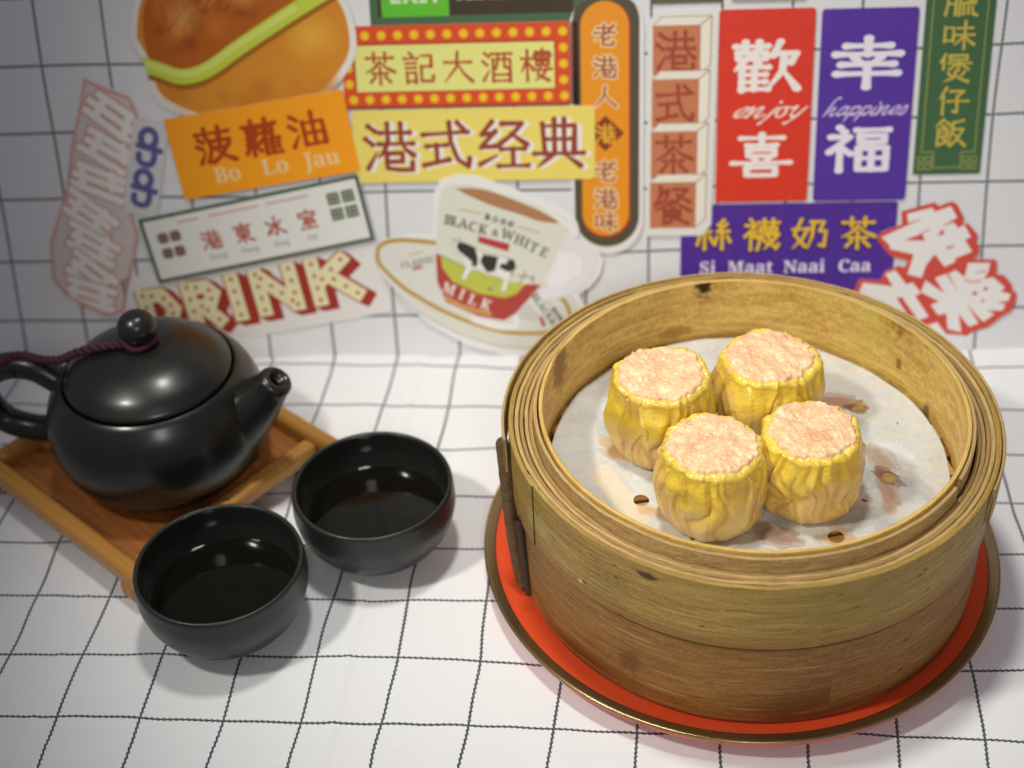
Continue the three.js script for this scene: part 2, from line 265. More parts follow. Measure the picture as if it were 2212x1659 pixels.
sticker('sticker_010', 'white tilted shop sign sticker with thin dark green border', { x: -121.4, y: 63, w: 106, h: 32, turn: 0.187, level: 4, r: 0.4, draw(x) {
  x.fillStyle = '#ecebe4'; x.fillRect(0, 0, 106, 32); x.strokeStyle = '#4a5a44'; x.lineWidth = 1.7; x.strokeRect(1, 1, 104, 30);
  ['港', '東', '冰', '室'].forEach((c, i) => glyph(x, c, 31 + i * 15.6, 16, 9.4, 9.6, '#b3564a', 11));
  x.fillStyle = '#8a6d64'; for (const [a, b] of [[9, 11], [15, 11], [9, 18.4], [15, 18.4]]) { x.beginPath(); x.roundRect(a - 2.6, b - 2.6, 5.2, 5.2, 1.5); x.fill(); }
  for (const [a, b] of [[92, 9], [99, 9], [92, 16.4], [99, 16.4]]) { x.strokeStyle = '#66725a'; x.lineWidth = 1.3; x.strokeRect(a - 2.2, b - 2.2, 4.4, 4.4); x.fillStyle = '#66725a'; x.fillRect(a - 0.7, b - 2, 1.4, 4); x.fillRect(a - 2, b - 0.7, 4, 1.4); }
  x.fillStyle = 'rgba(190,110,100,0.5)'; for (const [a, w] of [[18, 10], [33, 24], [61, 20]]) x.fillRect(a, 4.6, w, 1);
  [['Gong', 32], ['Dung', 47.5], ['Bing', 63], ['Sat', 78]].forEach(([t, px]) => write(x, t, px, 24.6, '3.4px serif', '#7d7396'));
} });
sticker('sticker_011', 'white sticker reading DRINK in cream letters with red dots behind the teapot', { x: -125, y: 30.6, w: 124, h: 40, turn: 0.176, level: 0, r: 3, draw(x) {
  x.fillStyle = '#eae7e2'; x.fillRect(0, 0, 124, 40);
  const L = [[[[8.5, 7], [8.5, 31]], [[8.5, 10.5], [17, 11], [21.5, 19], [17, 27], [8.5, 27.5]]], [[[30.5, 7], [30.5, 31]], [[30.5, 10.5], [39, 11], [42, 15], [39, 20], [31, 20.5]], [[35, 20], [43.5, 31]]], [[[52.4, 7], [52.4, 31]]], [[[64.2, 7], [64.2, 31]], [[64.2, 10], [80.4, 28]], [[80.4, 7], [80.4, 31]]], [[[91.6, 7], [91.6, 31]], [[108.5, 8.4], [92, 20]], [[98, 17], [112, 30]]]];
  const run = (col, lw, dx, dy) => { x.strokeStyle = col; x.lineWidth = lw; x.lineCap = 'butt'; x.lineJoin = 'miter'; for (const l of L) for (const s of l) { x.beginPath(); s.forEach((p, i) => (i ? x.lineTo(p[0] + dx, p[1] + dy) : x.moveTo(p[0] + dx, p[1] + dy))); x.stroke(); } };
  for (let i = 10; i >= 1; i--) run('#a63a30', 8, i * 0.4, i * 0.28);
  run('#a63a30', 8.2, 0, 0); run('#f0e8ba', 6.9, 0, 0);
  x.fillStyle = '#bd6a50'; for (const l of L) for (const s of l) for (let k = 0; k < s.length - 1; k++) { const a = s[k], b = s[k + 1], n = Math.max(1, Math.round(Math.hypot(b[0] - a[0], b[1] - a[1]) / 6)); for (let i = 0; i < n; i++) { x.beginPath(); x.arc(lerp(a[0], b[0], (i + 0.5) / n), lerp(a[1], b[1], (i + 0.5) / n), 1, 0, 7); x.fill(); } }
} });
// bun sticker
{
  const X = -118, Y = 154, W = 106, H = 74, L = (u, v) => [u - X + W / 2, H / 2 - (v - Y)];
  const body = [[-166, 151], [-161, 139], [-159, 127], [-150, 120], [-132, 114], [-108, 114], [-88, 124], [-74, 138], [-71, 150], [-75, 165], [-90, 180], [-116, 187], [-144, 183], [-161, 168]];
  const out = new THREE.SplineCurve(body.concat([body[0]]).map(([u, v]) => new THREE.Vector2((u + 118) * 1.055, (v - 152) * 1.07 - 2 + 0))).getPoints(90);
  out.pop();
  sticker('sticker_012', 'sticker of a golden pineapple bun with a slab of yellow butter', { x: X, y: Y, w: W * 1.06, h: H * 1.08, level: 2, shape: new THREE.Shape(out), draw(x) {
    x.scale(1.06, 1.08);
    x.fillStyle = '#efe8df'; x.fillRect(0, 0, W, H);
    curve(x, body.concat([body[0]]).map(([u, v]) => L(u * 0.935 - 7.67, (v - 152) * 0.92 + 152.6)), '#dd8f2c', 0, true);
    const r = rng(8), blot = (u, v, s, c, a) => { const [px, py] = L(u, v), g = x.createRadialGradient(px, py, 0, px, py, s); g.addColorStop(0, c); g.addColorStop(1, c.replace(/,[\d.]+\)$/, ',0)')); x.fillStyle = g; x.save(); x.globalAlpha = a; x.beginPath(); x.arc(px, py, s, 0, 7); x.fill(); x.restore(); };
    x.save(); x.globalCompositeOperation = 'source-atop';
    curve(x, [[-160, 152], [-158.5, 143], [-154, 140], [-146, 137.5], [-135, 140], [-120, 149], [-100, 160.5], [-78, 173], [-92, 179.5], [-116, 184.5], [-143, 180], [-157, 166], [-160, 152]].map((p) => L(...p)), '#bd631a', 0, true);
    for (let i = 0; i < 70; i++) { const u = -154 + r() * 66, v = 146 + r() * 36; if (v < 138 + (u + 146) * 0.56 + 7) continue; blot(u, v, 2 + r() * 5, r() < 0.5 ? 'rgba(150,62,10,1)' : 'rgba(226,140,52,1)', 0.5); }
    x.strokeStyle = 'rgba(120,48,8,0.45)'; x.lineWidth = 0.7; for (let k = 0; k < 7; k++) { const pts = []; for (let i = 0; i < 5; i++) pts.push(L(-152 + k * 9 + i * 5, 152 + k * 3.4 + i * 4.6 + (r() - 0.5) * 4)); curve(x, pts, 'rgba(126,52,10,0.4)', 0.8); const q2 = []; for (let i = 0; i < 5; i++) q2.push(L(-154 + k * 9 - i * 1 + i * 2, 180 - i * 5 + k * 1.4 + (r() - 0.5) * 3)); if (k > 1) continue; curve(x, q2, 'rgba(126,52,10,0.35)', 0.8); }
    for (let i = 0; i < 26; i++) { const u = -150 + r() * 70, v = 118 + r() * 18; blot(u, v, 5 + r() * 8, r() < 0.5 ? 'rgba(226,150,40,1)' : 'rgba(190,100,24,1)', 0.35); }
    blot(-142, 160, 9, 'rgba(250,206,130,1)', 0.55); blot(-118, 168, 8, 'rgba(250,196,110,1)', 0.5); blot(-90, 150, 13, 'rgba(242,190,64,1)', 0.8); blot(-88, 138, 10, 'rgba(222,140,36,1)', 0.7);
    x.restore();
    curve(x, [[-163, 140.5], [-155, 138], [-146, 135], [-135, 137.5], [-120, 146.5], [-100, 158], [-76, 171]].map((p) => L(p[0], p[1] - 2.0)), '#a86a18', 6);
    curve(x, [[-163, 141], [-155, 138.5], [-146, 135.5], [-135, 138], [-120, 147], [-100, 158.5], [-76, 171.5]].map((p) => L(...p)), '#cbdc4a', 6.2);
    curve(x, [[-160, 141], [-146, 136.6], [-135, 139], [-120, 148.2], [-96, 161.5]].map((p) => L(...p)), '#dfea70', 2.6);
  } });
}
// coffee cup sticker, drawn in its own 0.05 mm units
{
  const X = -12, Y = 41, W = 130, H = 104, P = (a, b) => [-45.8 + 0.049 * a - 0.0031 * b, 88.5 - 0.0529 * b - 0.001 * a];
  const out = [[160, 560], [170, 160], [230, 62], [400, 10], [560, 24], [900, 135], [1180, 235], [1400, 332], [1505, 425], [1535, 520], [1510, 590], [1690, 660], [1770, 770], [1750, 900], [1660, 1020], [1560, 1090], [1640, 1230], [1620, 1400], [1480, 1570], [1200, 1700], [900, 1690], [500, 1580], [150, 1390], [-100, 1190], [-330, 915], [-400, 730], [-370, 640], [-250, 575], [-45, 545]].map(([a, b]) => P(a, b)).map(([u, v]) => [u - X, v - Y]);
  sticker('sticker_013', 'sticker of a white milk tea cup with a cow on its saucer', { x: X, y: Y, w: W, h: H, level: 3, shape: shapeOf(out), draw(x) {
    x.fillStyle = '#f0efec'; x.fillRect(0, 0, W, H);
    x.transform(0.049, 0.001, -0.0031, 0.0529, -45.8 - X + W / 2, Y + H / 2 - 88.5);
    curve(x, [[180, 590], [-150, 575], [-340, 620], [-385, 725], [-330, 860], [-100, 1110], [200, 1330], [600, 1510], [1000, 1610], [1300, 1600], [1500, 1450], [1580, 1290], [1500, 1120], [1300, 1010]], '#e3e0d4', 0, true);
    curve(x, [[-300, 960], [0, 1235], [400, 1455], [800, 1580], [1200, 1610]], '#d2cfc2', 26);
    curve(x, [[180, 640], [-150, 620], [-310, 650], [-345, 730], [-300, 840], [-100, 1030], [200, 1220], [600, 1370], [1000, 1440], [1300, 1420], [1440, 1290], [1330, 1120], [900, 1000]], '#e4e3da', 0, true);
    curve(x, [[180, 625], [-150, 600], [-320, 640], [-365, 720], [-330, 840], [-150, 1010], [0, 1110], [300, 1270], [700, 1415], [1000, 1460], [1300, 1445], [1440, 1370], [1480, 1290], [1440, 1180], [1370, 1110]], '#c19a3c', 36);
    curve(x, [[850, 1260], [1000, 1330], [1200, 1330], [1150, 1250], [1040, 1130]], '#d6d2d0', 0, true);
    curve(x, [[560, 1330], [800, 1400], [960, 1390], [960, 1300]], '#f3f2f0', 60);
    // handle
    curve(x, [[1400, 620], [1560, 660], [1650, 780], [1590, 940], [1430, 1050], [1240, 1090]], '#d9d6da', 128);
    curve(x, [[1400, 620], [1560, 660], [1650, 780], [1590, 940], [1430, 1050], [1240, 1090]], '#ebe9ec', 108);
    poly(x, [[1370, 730], [1590, 790], [1560, 900], [1380, 1020], [1250, 1030]], '#f3f2f1');
    // cup body
    curve(x, [[250, 120], [330, 78], [560, 90], [900, 185], [1180, 290], [1390, 400], [1450, 490], [1380, 620], [1200, 1010], [960, 1275], [850, 1340], [600, 1295], [290, 1165], [205, 990], [188, 720], [215, 300]], '#e3e3d5', 0, true);
    curve(x, [[250, 120], [330, 82], [560, 95], [900, 190], [1180, 290], [1440, 480]], '#f2f1ec', 34);
    curve(x, [[365, 135], [640, 150], [1000, 270], [1200, 355], [1335, 440], [1150, 425], [1000, 375], [700, 285], [470, 190]], '#b5835c', 0, true);
    poly(x, [[235, 735], [430, 825], [620, 890], [900, 975], [1050, 1000], [960, 1095], [850, 1128], [600, 1088], [350, 978], [250, 850]], '#c6ca52');
    poly(x, [[190, 720], [236, 735], [252, 850], [350, 978], [600, 1088], [850, 1128], [960, 1092], [1045, 1000], [1195, 1005], [960, 1275], [850, 1340], [600, 1300], [290, 1168], [206, 980]], '#b64a40');
    curve(x, [[285, 1125], [420, 1195], [580, 1250], [715, 1280]], '#dcab68', 32);
    [['M', 318, 1048], ['I', 442, 1098], ['L', 548, 1148], ['K', 672, 1192]].forEach(([t, a, b]) => write(x, t, a, b, 'bold 138px serif', '#f4ece6', 0.36));
    [['B', 306, 418, 0.1], ['L', 374, 432, 0.12], ['A', 446, 452, 0.15], ['C', 532, 476, 0.18], ['K', 630, 502, 0.2], ['&', 748, 532, 0.2], ['W', 866, 548, 0.26], ['H', 976, 596, 0.32], ['I', 1046, 628, 0.36], ['T', 1112, 662, 0.4], ['E', 1212, 706, 0.5]].forEach(([t, a, b, r]) => write(x, t, a, b, (t === '&' ? 'bold 84px' : 'bold 122px') + ' serif', '#4c4838', r));
    ['黑', '白', '淡', '奶'].forEach((c, i) => glyph(x, c, 672 + i * 73, 388 + i * 22, 58, 58, '#4c4838', 12));
    x.strokeStyle = '#c0ab62'; x.lineWidth = 12; for (const s of [[415, 325, 610, 358], [960, 478, 1165, 530]]) { x.beginPath(); x.moveTo(s[0], s[1]); x.lineTo(s[2], s[3]); x.stroke(); }
    poly(x, [[592, 560], [885, 632], [874, 702], [584, 616]], '#bc4440');
    // cow
    const ink = '#3d3a34';
    poly(x, [[345, 655], [372, 610], [410, 605], [560, 665], [620, 705], [780, 745], [910, 765], [950, 830], [930, 905], [900, 930], [862, 1068], [806, 1072], [838, 960], [760, 925], [680, 915], [585, 862], [520, 880], [478, 962], [432, 960], [468, 860], [425, 745], [360, 690]], '#efeee6', '#9a988c', 5);
    poly(x, [[400, 615], [470, 628], [560, 668], [588, 760], [585, 830], [540, 845], [530, 790], [470, 745], [410, 700], [385, 660]], ink);
    poly(x, [[640, 725], [780, 752], [765, 830], [750, 880], [680, 892], [640, 840], [612, 790]], ink);
    poly(x, [[870, 770], [935, 780], [950, 850], [905, 885], [860, 880], [790, 845], [810, 810], [868, 812]], ink);
    curve(x, [[930, 800], [925, 860], [905, 920]], ink, 9); curve(x, [[372, 610], [350, 585]], ink, 8); curve(x, [[410, 605], [415, 580]], ink, 8);
    curve(x, [[760, 935], [770, 1000], [700, 1050]], '#b9b79a', 14); poly(x, [[690, 1040], [730, 1040], [720, 1056], [690, 1054]], ink);
    curve(x, [[970, 920], [1060, 930], [1130, 950]], '#55523f', 8); curve(x, [[1040, 880], [1020, 940], [985, 995]], '#55523f', 8); curve(x, [[1120, 920], [1105, 970], [1130, 995]], '#55523f', 8);
    curve(x, [[235, 735], [430, 825], [480, 850]], '#6d7a4a', 7);
    // small print on the saucer
    write(x, 'CLASSIC', 20, 800, 'bold 78px serif', '#7b7768', -0.2); write(x, '~ milk ~'.slice(0, 0), 0, 0, '10px serif', '#777');
    curve(x, [[-60, 735], [70, 705]], '#c0ab62', 10); poly(x, [[-30, 850], [60, 830], [64, 856], [-26, 876]], '#bb5048');
    write(x, 'BLACK&W', 1258, 1268, 'bold 84px serif', '#4c4838', 0.92);
    ['黑', '白', '淡', '奶'].forEach((c, i) => { x.save(); x.translate(1326 + i * 24, 1232 + i * 32); x.rotate(0.9); glyph(x, c, 0, 0, 44, 44, '#4c4838', 13); x.restore(); });
    poly(x, [[1184, 1312], [1215, 1300], [1255, 1385], [1226, 1402]], '#bc4440'); curve(x, [[1240, 1150], [1300, 1195]], '#c0ab62', 9);
  } });
}
// red outlined sticker with white brush shapes, right of the steamer
{
  const X = 184, Y = 36, W = 96, H = 88, P = ([a, b]) => [137.6 + 0.0447 * a + 0.0036 * b - X, 77.6 - 0.049 * b - 0.0009 * a - Y];
  const out = [[765, 215], [1090, 130], [1140, 165], [1260, 120], [1315, 145], [1390, 280], [1375, 335], [1430, 330], [1530, 440], [1520, 520], [1556, 580], [1530, 640], [1490, 676], [1700, 676], [1730, 700], [1722, 820], [1800, 830], [1880, 920], [1892, 980], [1936, 1010], [1926, 1110], [1880, 1190], [1790, 1240], [1650, 1350], [1500, 1395], [1390, 1470], [1480, 1590], [1400, 1605], [1330, 1530], [1280, 1555], [1240, 1500], [1160, 1510], [900, 1420], [560, 1230], [280, 1010], [340, 872], [550, 888], [600, 800], [740, 738], [800, 760], [830, 690], [660, 650], [600, 590], [520, 480], [570, 410], [770, 340]];
  sticker('sticker_014', 'red cut-out sticker with white brush characters right of the steamer', { x: X, y: Y, w: W, h: H, level: 1, shape: shapeOf(out.map(P)), draw(x) {
    x.fillStyle = '#da5344'; x.fillRect(0, 0, W, H);
    x.transform(0.0447, 0.0009, 0.0036, 0.049, 137.6 - X + W / 2, Y + H / 2 - 77.6);
    const w = '#f4f0ec', r = '#da5344';
    poly(x, [[820, 240], [1070, 180], [1100, 220], [1255, 165], [1320, 275], [1190, 345], [1290, 322], [1330, 375], [1390, 340], [1460, 460], [1400, 490], [1475, 600], [1300, 670], [1310, 700], [1200, 750], [1100, 625], [1010, 740], [970, 860], [825, 825], [890, 630], [650, 580], [650, 545], [565, 465], [950, 295], [835, 330]], w);
    poly(x, [[785, 492], [970, 432], [1005, 495]], r); poly(x, [[945, 432], [1050, 376], [1050, 384], [960, 440]], r); poly(x, [[1172, 385], [1202, 428], [1125, 452]], r); poly(x, [[1212, 562], [1290, 538], [1296, 552], [1222, 582]], r); poly(x, [[1180, 345], [1290, 300], [1300, 312], [1190, 352]], r); poly(x, [[835, 328], [950, 290], [955, 298], [840, 340]], r);
    poly(x, [[1435, 710], [1660, 710], [1640, 800], [1600, 866], [1690, 850], [1815, 950], [1770, 990], [1875, 1015], [1850, 1085], [1740, 1095], [1820, 1115], [1800, 1180], [1640, 1180], [1715, 1215], [1610, 1292], [1560, 1258], [1430, 1115], [1555, 1310], [1460, 1345], [1350, 1215], [1380, 1400], [1240, 1370], [1225, 1210], [1140, 1230], [1065, 1130], [1145, 1090], [960, 1000], [1010, 885], [1200, 1010], [1105, 860], [1220, 820], [1350, 1010], [1240, 820], [1310, 780], [1405, 850]], w);
    for (const [a, b, s] of [[1510, 1010, 22], [1620, 965, 20], [1592, 1085, 16]]) { x.fillStyle = r; x.beginPath(); x.ellipse(a, b, s * 1.2, s * 0.8, -0.4, 0, 7); x.fill(); }
    poly(x, [[1520, 798], [1622, 786], [1622, 798], [1520, 808]], r); curve(x, [[1412, 880], [1490, 900], [1566, 880]], r, 13);
    poly(x, [[600, 820], [705, 785], [815, 925], [880, 905], [965, 1010], [905, 1040], [1045, 1245], [940, 1285], [770, 1050], [715, 1062], [870, 1290], [700, 1230], [600, 1110], [330, 1020], [375, 910], [680, 945]], w);
    poly(x, [[970, 1350], [1130, 1300], [1245, 1450], [1145, 1490], [1000, 1420]], w);
  } });
}
// faint red sticker on the far left and the violet letters beside it
{
  const X = -197, Y = 78, W = 58, H = 118, L = (u, v) => [u - X + W / 2, H / 2 - (v - Y)];
  const out = [[-192, 135], [-184, 131], [-172, 126], [-169.5, 118], [-173, 100], [-180, 78], [-177, 60], [-184, 40], [-190, 22], [-198, 20], [-216, 30], [-222, 40], [-220, 58], [-208, 84], [-202, 106], [-196, 122]];
  sticker('sticker_015', 'faded red and white lettered sticker leaning at the far left', { x: X, y: Y, w: W, h: H, level: 0, shape: shapeOf(out.map(([u, v]) => [(u - X) * 1.0, (v - Y) * 1.0])), draw(x) {
    x.fillStyle = '#e4dcd8'; x.fillRect(0, 0, W, H);
    x.fillStyle = '#dccfca'; x.beginPath(); out.forEach(([u, v], i) => { const [a, b] = L(u * 0.93 - 13.8, (v - 78) * 0.95 + 78); i ? x.lineTo(a, b) : x.moveTo(a, b); }); x.fill();
    const q = rng(61);
    [[-183, 117], [-188, 101], [-193, 87], [-199, 72], [-202, 57], [-204, 42], [-206, 32]].forEach(([u, v], n) => { const [a, b] = L(u, v); x.save(); x.translate(a + 1 + (q() - 0.5) * 3, b); x.rotate(0.3 + q() * 0.5); x.lineCap = 'square';
      const st = []; for (let i = 0; i < 3; i++) st.push([-12 + q() * 3, -5 + i * 4.8, 9 + q() * 4, -5 + i * 4.8 + q() * 1.5]); st.push([-9 + q() * 4, -5, -9 + q() * 4, 5], [4 + q() * 5, -5, 4 + q() * 6, 5 - q() * 5]);
      for (const [c, w] of [['#d69a90', 4.9], ['#f4efe8', 3.4]]) { x.strokeStyle = c; x.lineWidth = w; for (const l of st) { x.beginPath(); x.moveTo(l[0], l[1]); x.lineTo(l[2], l[3]); x.stroke(); } }
      x.restore(); });
    x.strokeStyle = '#dca49b'; x.lineWidth = 1.6; x.beginPath(); out.forEach(([u, v], i) => { const [a, b] = L(u * 0.96 - 7.9, (v - 78) * 0.97 + 78); i ? x.lineTo(a, b) : x.moveTo(a, b); }); x.closePath(); x.stroke();
  } });
  sticker('sticker_016', 'small white sticker with looped violet letters turned on their side', { x: -169.5, y: 93, w: 20, h: 49, level: 1, turn: -0.25, shape: roundRect(16, 46, 4), draw(x) {
    x.fillStyle = '#dddadb'; x.fillRect(0, 0, 20, 49);
    for (const t of [6, 25.5]) { x.strokeStyle = '#66619a'; x.lineWidth = 2.9; x.lineCap = 'round'; x.beginPath(); x.ellipse(9.6, t + 4.6, 3.4, 4, 0, 0, 7); x.stroke(); x.beginPath(); x.moveTo(5.4, t + 8.8); x.lineTo(15.6, t + 9.4); x.stroke(); x.beginPath(); x.moveTo(6.2, t + 12.8); x.quadraticCurveTo(5.6, t + 17, 10, t + 17); x.quadraticCurveTo(14, t + 17, 13, t + 10.4); x.stroke(); }
  } });
}
sticker('sticker_017', 'dark olive sticker at the top edge above the cubes sticker', { x: 75, y: 172, w: 31, h: 24, level: 0, draw(x) { x.fillStyle = '#66654e'; x.fillRect(0, 0, 31, 24); } });
sticker('sticker_018', 'grey sticker at the top edge above the red sticker', { x: 110, y: 172, w: 32, h: 24, level: 0, draw(x) { x.fillStyle = '#a7a698'; x.fillRect(0, 0, 32, 24); } });

// ------------------------------------------------------------------ bamboo
function bamboo(w, h, seed, o = {}) {
  const { base = [196, 158, 92], dark = [120, 84, 38], fu = 14, fv = 90, spots = [], tint = [], contrast = 1 } = o;
  return dtex(w, h, (u, v) => {
    const a = u * 2 * PI, cx = Math.cos(a), sx = Math.sin(a);
    const f1 = n3(cx * fu * 0.6 + seed, sx * fu * 0.6, v * fv), f2 = n3(cx * fu * 2.2, sx * fu * 2.2 + seed, v * fv * 2.6), lo = n3(cx * 2 + seed, sx * 2, v * 2.6), fine = n3(cx * fu * 9, sx * fu * 9 + seed, v * fv * 1.3);
    let k = 0.26 + contrast * (0.36 * f1 + 0.3 * f2 + 0.26 * fine) + 0.2 * lo; k = clamp(k, 0, 1);
    let c = [lerp(base[0], dark[0], k), lerp(base[1], dark[1], k), lerp(base[2], dark[2], k)];
    for (const t of tint) { const m = t.f(u, v, n3) * t.a; c = c.map((q, i) => lerp(q, t.c[i], clamp(m, 0, 1))); }
    for (const s of spots) { let du = u - s.u; du -= Math.round(du); if (Math.abs(du) > 1.6 * s.w || Math.abs(v - s.v) > 1.6 * s.h) continue; const d = Math.hypot(du / s.w, (v - s.v) / s.h) + 0.35 * n3(u * 160, v * 30, seed); const m = (1 - sst(d, 0.45, 1.05)) * (s.a ?? 1); c = c.map((q, i) => lerp(q, s.c[i], clamp(m, 0, 1))); }
    return c;
  });
}
const deg = (d) => d / 360;
const SX = 93, SZ = 151.7;
const steamer = thing('bamboo_steamer', 'round bamboo steamer basket holding dumplings on the red plate', 'steamer', SX, 6.8, SZ);
// heights below are above the plate's floor; h = world height - 5.6
const rough = (g, seed, amp, f = 0.09) => { const p = g.attributes.position; for (let i = 0; i < p.count; i++) { const X = p.getX(i), Y = p.getY(i), Z = p.getZ(i), R = Math.hypot(X, Z) || 1, k = 1 + amp * n3(X * f + seed, Y * 0.06, Z * f) / R; p.setXYZ(i, X * k, Y, Z * k); } g.computeVertexNormals(); seam(g); return g; };
function seam(g) {                        // same normals on both sides of the closing seam of a lathe
  const p = g.attributes.position, n = g.attributes.normal, m = new Map();
  for (let i = 0; i < p.count; i++) { const k = [p.getX(i), p.getY(i), p.getZ(i)].map((q) => Math.round(q * 500)).join(); (m.get(k) ?? m.set(k, []).get(k)).push(i); }
  for (const l of m.values()) if (l.length === 2) { const [a, b] = l, va = new THREE.Vector3().fromBufferAttribute(n, a), vb = new THREE.Vector3().fromBufferAttribute(n, b); if (va.dot(vb) > 0.3) { va.add(vb).normalize(); n.setXYZ(a, va.x, va.y, va.z); n.setXYZ(b, va.x, va.y, va.z); } }
}
// a strip bent round the basket: inner and outer radius, bottom and top, from angle a0 to a1 (degrees, 0 = viewer, 90 = right); radius may drift from one end to the other
function strip(r0, r1, y0, y1, a0, a1, o = {}) {
  const N = Math.max(12, Math.ceil((a1 - a0) / 1.5)), prof = [], e = Math.min(0.25, (r1 - r0) * 0.3), { drift = 0, seed = 1, wob = 0.25, topWob = 0.3, lowWob = 0, slope = 0, topSlope = 0 } = o;
  const pos = [], uv = [], idx = [], ring = [[r0, y0], [r1 - e, y0], [r1, y0 + e], [r1, (y0 + y1) / 2], [r1, y1 - e], [r1 - e, y1], [(r0 + r1) / 2, y1 + 0.05], [r0 + e, y1], [r0, y1 - e], [r0, (y0 + y1) / 2], [r0, y0]];
  for (let i = 0; i <= N; i++) {
    const a = lerp(a0, a1, i / N) * PI / 180, ca = Math.cos(a), sa = Math.sin(a), dr = drift * i / N + wob * n3(ca * 2.2 + seed * 3.1, sa * 2.2, seed), dy = topWob * fbm(ca * 9 + seed, sa * 9, seed * 1.7, 3) * 2 + topSlope * Math.sin(i / N * PI), dl = lowWob * n3(ca * 3 + seed, sa * 3, 5) + slope * (i / N - 0.5);
    ring.forEach(([r, y], j) => { const top = (y - y0) / (y1 - y0), R = r + dr + (j === 5 || j === 6 || j === 7 ? 0.1 * n3(ca * 60, sa * 60, seed + j) : 0), Y = y + (top > 0.9 ? dy : 0) + (top < 0.1 ? dl : 0); pos.push(R * sa, Y, R * ca); uv.push(a / (2 * PI), j < 5 ? top : j < 9 ? 0.1 + 0.08 * j : top); });
  }
  const M = ring.length;
  for (let i = 0; i < N; i++) for (let j = 0; j < M - 1; j++) { const A = i * M + j, B = A + 1, C = A + M, D = C + 1; idx.push(A, C, D, A, D, B); }
  if (a1 - a0 < 359.9) for (const i of [0, N]) { const b = i * M; for (let j = 1; j < M - 2; j++) i ? idx.push(b, b + j, b + j + 1) : idx.push(b, b + j + 1, b + j); }
  let g = new THREE.BufferGeometry(); g.setAttribute('position', new THREE.Float32BufferAttribute(pos, 3)); g.setAttribute('uv', new THREE.Float32BufferAttribute(uv, 2)); g.setIndex(idx); g.computeVertexNormals(); return g;
}
const rough01 = dtex(1024, 256, (u, v) => { const a = u * 2 * PI, k = 128 + 120 * n3(Math.cos(a) * 26, Math.sin(a) * 26, v * 110) + 60 * n3(Math.cos(a) * 9, Math.sin(a) * 9, v * 240); return [k, k, k]; }, false);
const brownish = [92, 58, 26];
const specks = []; { const r = rng(21); for (let i = 0; i < 60; i++) specks.push({ u: r(), v: r(), w: 0.0012 + r() * 0.0022, h: 0.008 + r() * 0.016, c: [70, 48, 22], a: 0.75 }); }
const fibres = []; { const r = rng(91); for (let i = 0; i < 260; i++) fibres.push({ u: r(), v: r(), w: 0.006 + r() * 0.03, h: 0.005 + r() * 0.008, c: r() < 0.7 ? [96, 70, 32] : [214, 186, 122], a: 0.25 + r() * 0.35 }); }
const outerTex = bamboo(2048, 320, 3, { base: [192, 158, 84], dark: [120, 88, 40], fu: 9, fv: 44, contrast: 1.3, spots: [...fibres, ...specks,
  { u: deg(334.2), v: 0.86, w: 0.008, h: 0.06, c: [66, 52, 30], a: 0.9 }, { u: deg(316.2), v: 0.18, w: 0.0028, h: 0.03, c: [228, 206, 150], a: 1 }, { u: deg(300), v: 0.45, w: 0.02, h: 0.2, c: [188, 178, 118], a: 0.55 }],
  tint: [{ a: 0.45, c: [158, 136, 70], f: (u, v, n) => sst(n(u * 9, v * 2, 4), -0.1, 0.5) }, { a: 0.6, c: [140, 98, 50], f: (u, v) => sst(0.32 - v, 0, 0.32) }] });  // browner toward the bottom: moisture stain, plus the red plate's reflection painted in
const lowTex = bamboo(2048, 160, 9, { base: [168, 122, 64], dark: [102, 62, 28], fu: 10, fv: 26, contrast: 0.9, spots: [{ u: deg(330), v: 0.4, w: 0.01, h: 0.2, c: [92, 60, 30], a: 0.45 }, ...specks.slice(0, 24), ...fibres.slice(0, 160)], tint: [{ a: 0.75, c: [104, 54, 26], f: (u, v, n) => sst(n(u * 12, v * 2, 8), -0.25, 0.5) * sst(0.75 - v, 0, 0.7) }] });  // reddish lower tint mixes damp staining with painted bounce light from the plate
const innerTex = bamboo(2048, 224, 14, { base: [236, 200, 116], dark: [178, 132, 60], fu: 9, fv: 26, contrast: 1.15, spots: [
  { u: deg(190.6), v: 0.79, w: 0.011, h: 0.16, c: [104, 66, 26], a: 0.95 }, { u: deg(190.2), v: 0.74, w: 0.006, h: 0.08, c: [58, 34, 14], a: 1 }, { u: deg(168.9), v: 0.83, w: 0.014, h: 0.06, c: [146, 96, 40], a: 0.8 }, { u: deg(199.4), v: 0.42, w: 0.02, h: 0.1, c: [158, 110, 44], a: 0.6 }, { u: deg(224.5), v: 0.82, w: 0.003, h: 0.05, c: [82, 50, 20], a: 0.9 },
  { u: deg(128), v: 0.93, w: 0.03, h: 0.3, c: [138, 84, 32], a: 0.75 }, { u: deg(117), v: 0.86, w: 0.03, h: 0.14, c: [150, 96, 38], a: 0.7 }, { u: deg(125.7), v: 0.52, w: 0.004, h: 0.05, c: [150, 100, 40], a: 0.9 }, { u: deg(111.3), v: 0.24, w: 0.006, h: 0.16, c: [110, 100, 68], a: 0.8 }, { u: deg(249), v: 0.66, w: 0.016, h: 0.16, c: [132, 92, 42], a: 0.6 }, { u: deg(129), v: 0.05, w: 0.03, h: 0.09, c: [120, 84, 40], a: 0.6 }],
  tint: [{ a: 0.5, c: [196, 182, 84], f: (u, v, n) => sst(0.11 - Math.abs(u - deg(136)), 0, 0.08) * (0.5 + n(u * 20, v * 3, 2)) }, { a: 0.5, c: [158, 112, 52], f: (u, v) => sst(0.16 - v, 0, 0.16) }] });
const stripTex = bamboo(1024, 128, 30, { base: [216, 184, 124], dark: [146, 110, 62], fu: 16, fv: 30, contrast: 1 });
